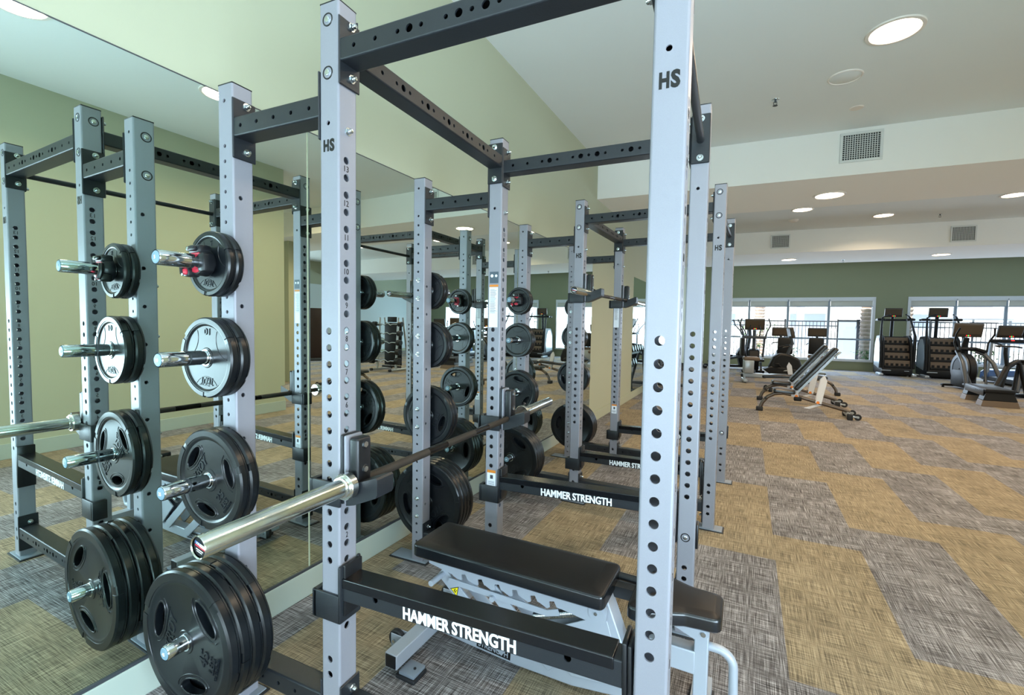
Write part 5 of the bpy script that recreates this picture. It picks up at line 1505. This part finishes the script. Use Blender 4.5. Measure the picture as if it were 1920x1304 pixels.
# ------------------------------------------------------------------ weight stack machine seen deep in the mirror
t = thing('cable_machine', 'dark brown tower of a cable machine seen deep in the mirror', 'cable machine', (12.6, 11.3, 0), 0.6)
mb = MB(); mb.rbox(-0.45, 0.45, -0.25, 0.25, 0.08, 1.95, 0.02); mb.build('tower_shroud', 'dark_wood', t)
mb = MB(); mb.rbox(-0.55, 0.55, -0.65, 0.30, 0.0, 0.10, 0.02); mb.build('base', 'machine_grey', t)
mb = MB(); mb.rbox(-0.10, 0.10, -0.27, -0.25, 0.2, 1.8, 0.004, seg=1); mb.build('weight_stack', 'weight_stack', t)
mb = MB(); mb.tube([(-0.35, -0.30, 0.1), (-0.35, -0.30, 1.95)], 0.03, 10); mb.tube([(0.35, -0.30, 0.1), (0.35, -0.30, 1.95)], 0.03, 10); mb.build('guide_post', 'machine_silver', t)

# ------------------------------------------------------------------ outside the windows
mb = MB(); mb.box(-40, 60, YF + 0.9, 70, -0.2, -0.05); st(mb.build('ground', 'paving'))
def fence_run(x0, x1, y, label):
    t = thing('picket_fence', label, 'fence', (x0, y, -0.05), 0, 'metal fences outside the windows')
    L = x1 - x0
    mb = MB(); mb.box(0, L, -0.02, 0.02, 1.86, 1.91); mb.box(0, L, -0.02, 0.02, 1.66, 1.70); mb.box(0, L, -0.02, 0.02, 0.15, 0.20); mb.build('rail', 'fence', t)
    mb = MB(); x = 0.06
    while x < L: mb.box(x - 0.010, x + 0.010, -0.010, 0.010, 0.05, 1.88); x += 0.14
    mb.build('picket', 'fence', t)
    for i in range(int(L / 2.4) + 1):
        mb = MB(); xx = min(i * 2.4, L); mb.box(xx - 0.035, xx + 0.035, -0.035, 0.035, 0, 1.98); mb.build('post', 'fence', t)
fence_run(-6.0, 5.6, 24.0, 'black picket fence outside behind the cross trainers')
fence_run(6.4, 18.0, 24.0, 'black picket fence outside behind the stair climbers')
t = thing('service_gate', 'grey boarded gate in the fence outside the first window', 'gate', (5.98, 24.0, -0.05))
mb = MB(); mb.box(-0.33, 0.33, -0.02, 0.02, 0.1, 1.9); mb.build('panel', 'facade_grey', t)
mb = MB(); mb.box(-0.38, -0.33, -0.03, 0.03, 0, 1.98); mb.box(0.33, 0.38, -0.03, 0.03, 0, 1.98); mb.box(-0.33, 0.33, -0.03, 0.03, 1.88, 1.96); mb.build('gate_frame', 'fence', t)

def palm(label, x, y, r, h):
    t = thing('palm_tree', label, 'palm tree', (x, y, -0.05), 0, 'palm trees outside')
    mb = MB(); pr = []; n = int(h / 0.16)
    for i in range(n):
        z = i * 0.16
        pr += [(r * 0.80, z), (r * 1.08, z + 0.11), (r * 0.98, z + 0.155)]
    mb.lathe(pr, 'z', n=14); mb.build('trunk', 'palm_bark', t)
    mb = MB(); rnd = random.Random(int(x * 10))
    for k in range(18):
        a = 2 * pi * k / 18; el = rnd.uniform(0.1, 0.9); pts = []
        for i in range(8):
            u = i / 7
            pts.append((cos(a) * 0.62 * u, sin(a) * 0.62 * u, h + 1.2 * el * sin(pi * u * 0.8) - 0.8 * u * u))
        for i in range(7):
            p, q = Vector(pts[i]), Vector(pts[i + 1]); sd = Vector((-sin(a), cos(a), 0)) * 0.12 * sin(pi * (i + 0.7) / 8)
            mb.add([p - sd, p + sd, q + sd, q - sd, (p + q) / 2 + Vector((0, 0, .04))], [(0, 1, 4), (1, 2, 4), (2, 3, 4), (3, 0, 4)], 0)
    mb.build('fronds', 'hedge', t)
palm('shaggy palm trunk just outside the corner of the first window', 6.28, 22.0, 0.20, 4.6)
palm('shaggy palm trunk outside the climber window', 7.62, 22.2, 0.16, 4.2)
palm('palm tree beyond the fence outside the cross trainers', 2.6, 27.0, 0.25, 4.4)

def shrub(label, x, y, w, h, seed):
    t = thing('shrub', label, 'shrub', (x, y, -0.05), 0, 'low shrubs outside the windows')
    rnd = random.Random(seed); mb = MB()
    for i in range(260):
        c = Vector((rnd.gauss(0, w * 0.4), rnd.gauss(0, 0.16), h * rnd.random() ** 0.7))
        a, b = rnd.uniform(0, 6.3), rnd.uniform(-0.8, 0.8); L = rnd.uniform(0.05, 0.11)
        d = Vector((cos(a) * cos(b), sin(a) * cos(b), sin(b))); s2 = d.cross(Vector((0, 0, 1))).normalized() * L * 0.35
        mb.add([c - d * L, c + s2, c + d * L, c - s2], [(0, 1, 2), (0, 2, 3)], 0)
    mb.build('leaves', 'hedge', t)
    mb = MB()
    for i in range(5): mb.tube([(0.06 * (i - 2), 0, 0), (w * 0.12 * (i - 2), 0, h * 0.8)], 0.012, 6)
    mb.build('stems', 'palm_bark', t)
for i, (x, y, w, h, where) in enumerate(((6.3, 21.3, 0.5, 0.75, 'at the foot of the corner palm'), (5.0, 22.6, 0.6, 0.6, 'before the grey gate'), (8.1, 21.6, 0.6, 0.8, 'outside behind the second climber'), (9.6, 21.5, 0.7, 0.9, 'outside behind the arc trainers'), (11.2, 21.5, 0.7, 0.8, 'outside at the end of the climber window'), (2.4, 23.0, 0.9, 1.7, 'tall and pale behind the cross trainer'), (3.6, 22.8, 0.5, 0.7, 'outside behind the recumbent bikes'))):
    shrub('green shrub %s' % where, x, y, w, h, i)

t = thing('patio_umbrella', 'wide grey thatched umbrella outside beyond the fence', 'umbrella', (11.4, 28.0, -0.05))
mb = MB(); pr = [(0.05, 2.85), (0.35, 2.78), (0.8, 2.58), (1.15, 2.30), (1.3, 2.12), (1.27, 2.08), (0.8, 2.48), (0.05, 2.72)]
mb.lathe(pr, 'z', n=24); mb.build('canopy', 'thatch', t)
mb = MB(); mb.cyl((0, 0, 0), (0, 0, 2.8), 0.04, 12); mb.build('pole', 'fence', t)

t = thing('apartment_building', 'pale two storey building across the courtyard', 'building', (3, 36, -0.05))
mb = MB(); mb.box(-24, 30, 0, 8, 0, 9.5); mb.build('wall', 'facade', t)
for i in range(9):
    x = -20 + i * 5.4
    for z in (0.2, 3.6):
        mb = MB(); mb.box(x, x + 2.0, -0.06, 0.02, z + 0.3, z + 2.3); w = mb.build('window', 'facade_grey', t)
        mb = MB(); mb.box(x - 0.3, x + 2.4, -1.0, 0.0, z + 2.75, z + 2.95); mb.build('balcony_slab', 'facade', t)
t = thing('stone_column', 'grey block pillar of the covered walk outside', 'pillar', (4.35, 26.0, -0.05))
mb = MB(); mb.box(-0.16, 0.16, -0.16, 0.16, 0, 4.2); mb.build('shaft', 'facade_grey', t)
mb = MB(); mb.box(-0.22, 0.22, -0.22, 0.22, 0, 0.25); mb.build('plinth', 'facade', t)
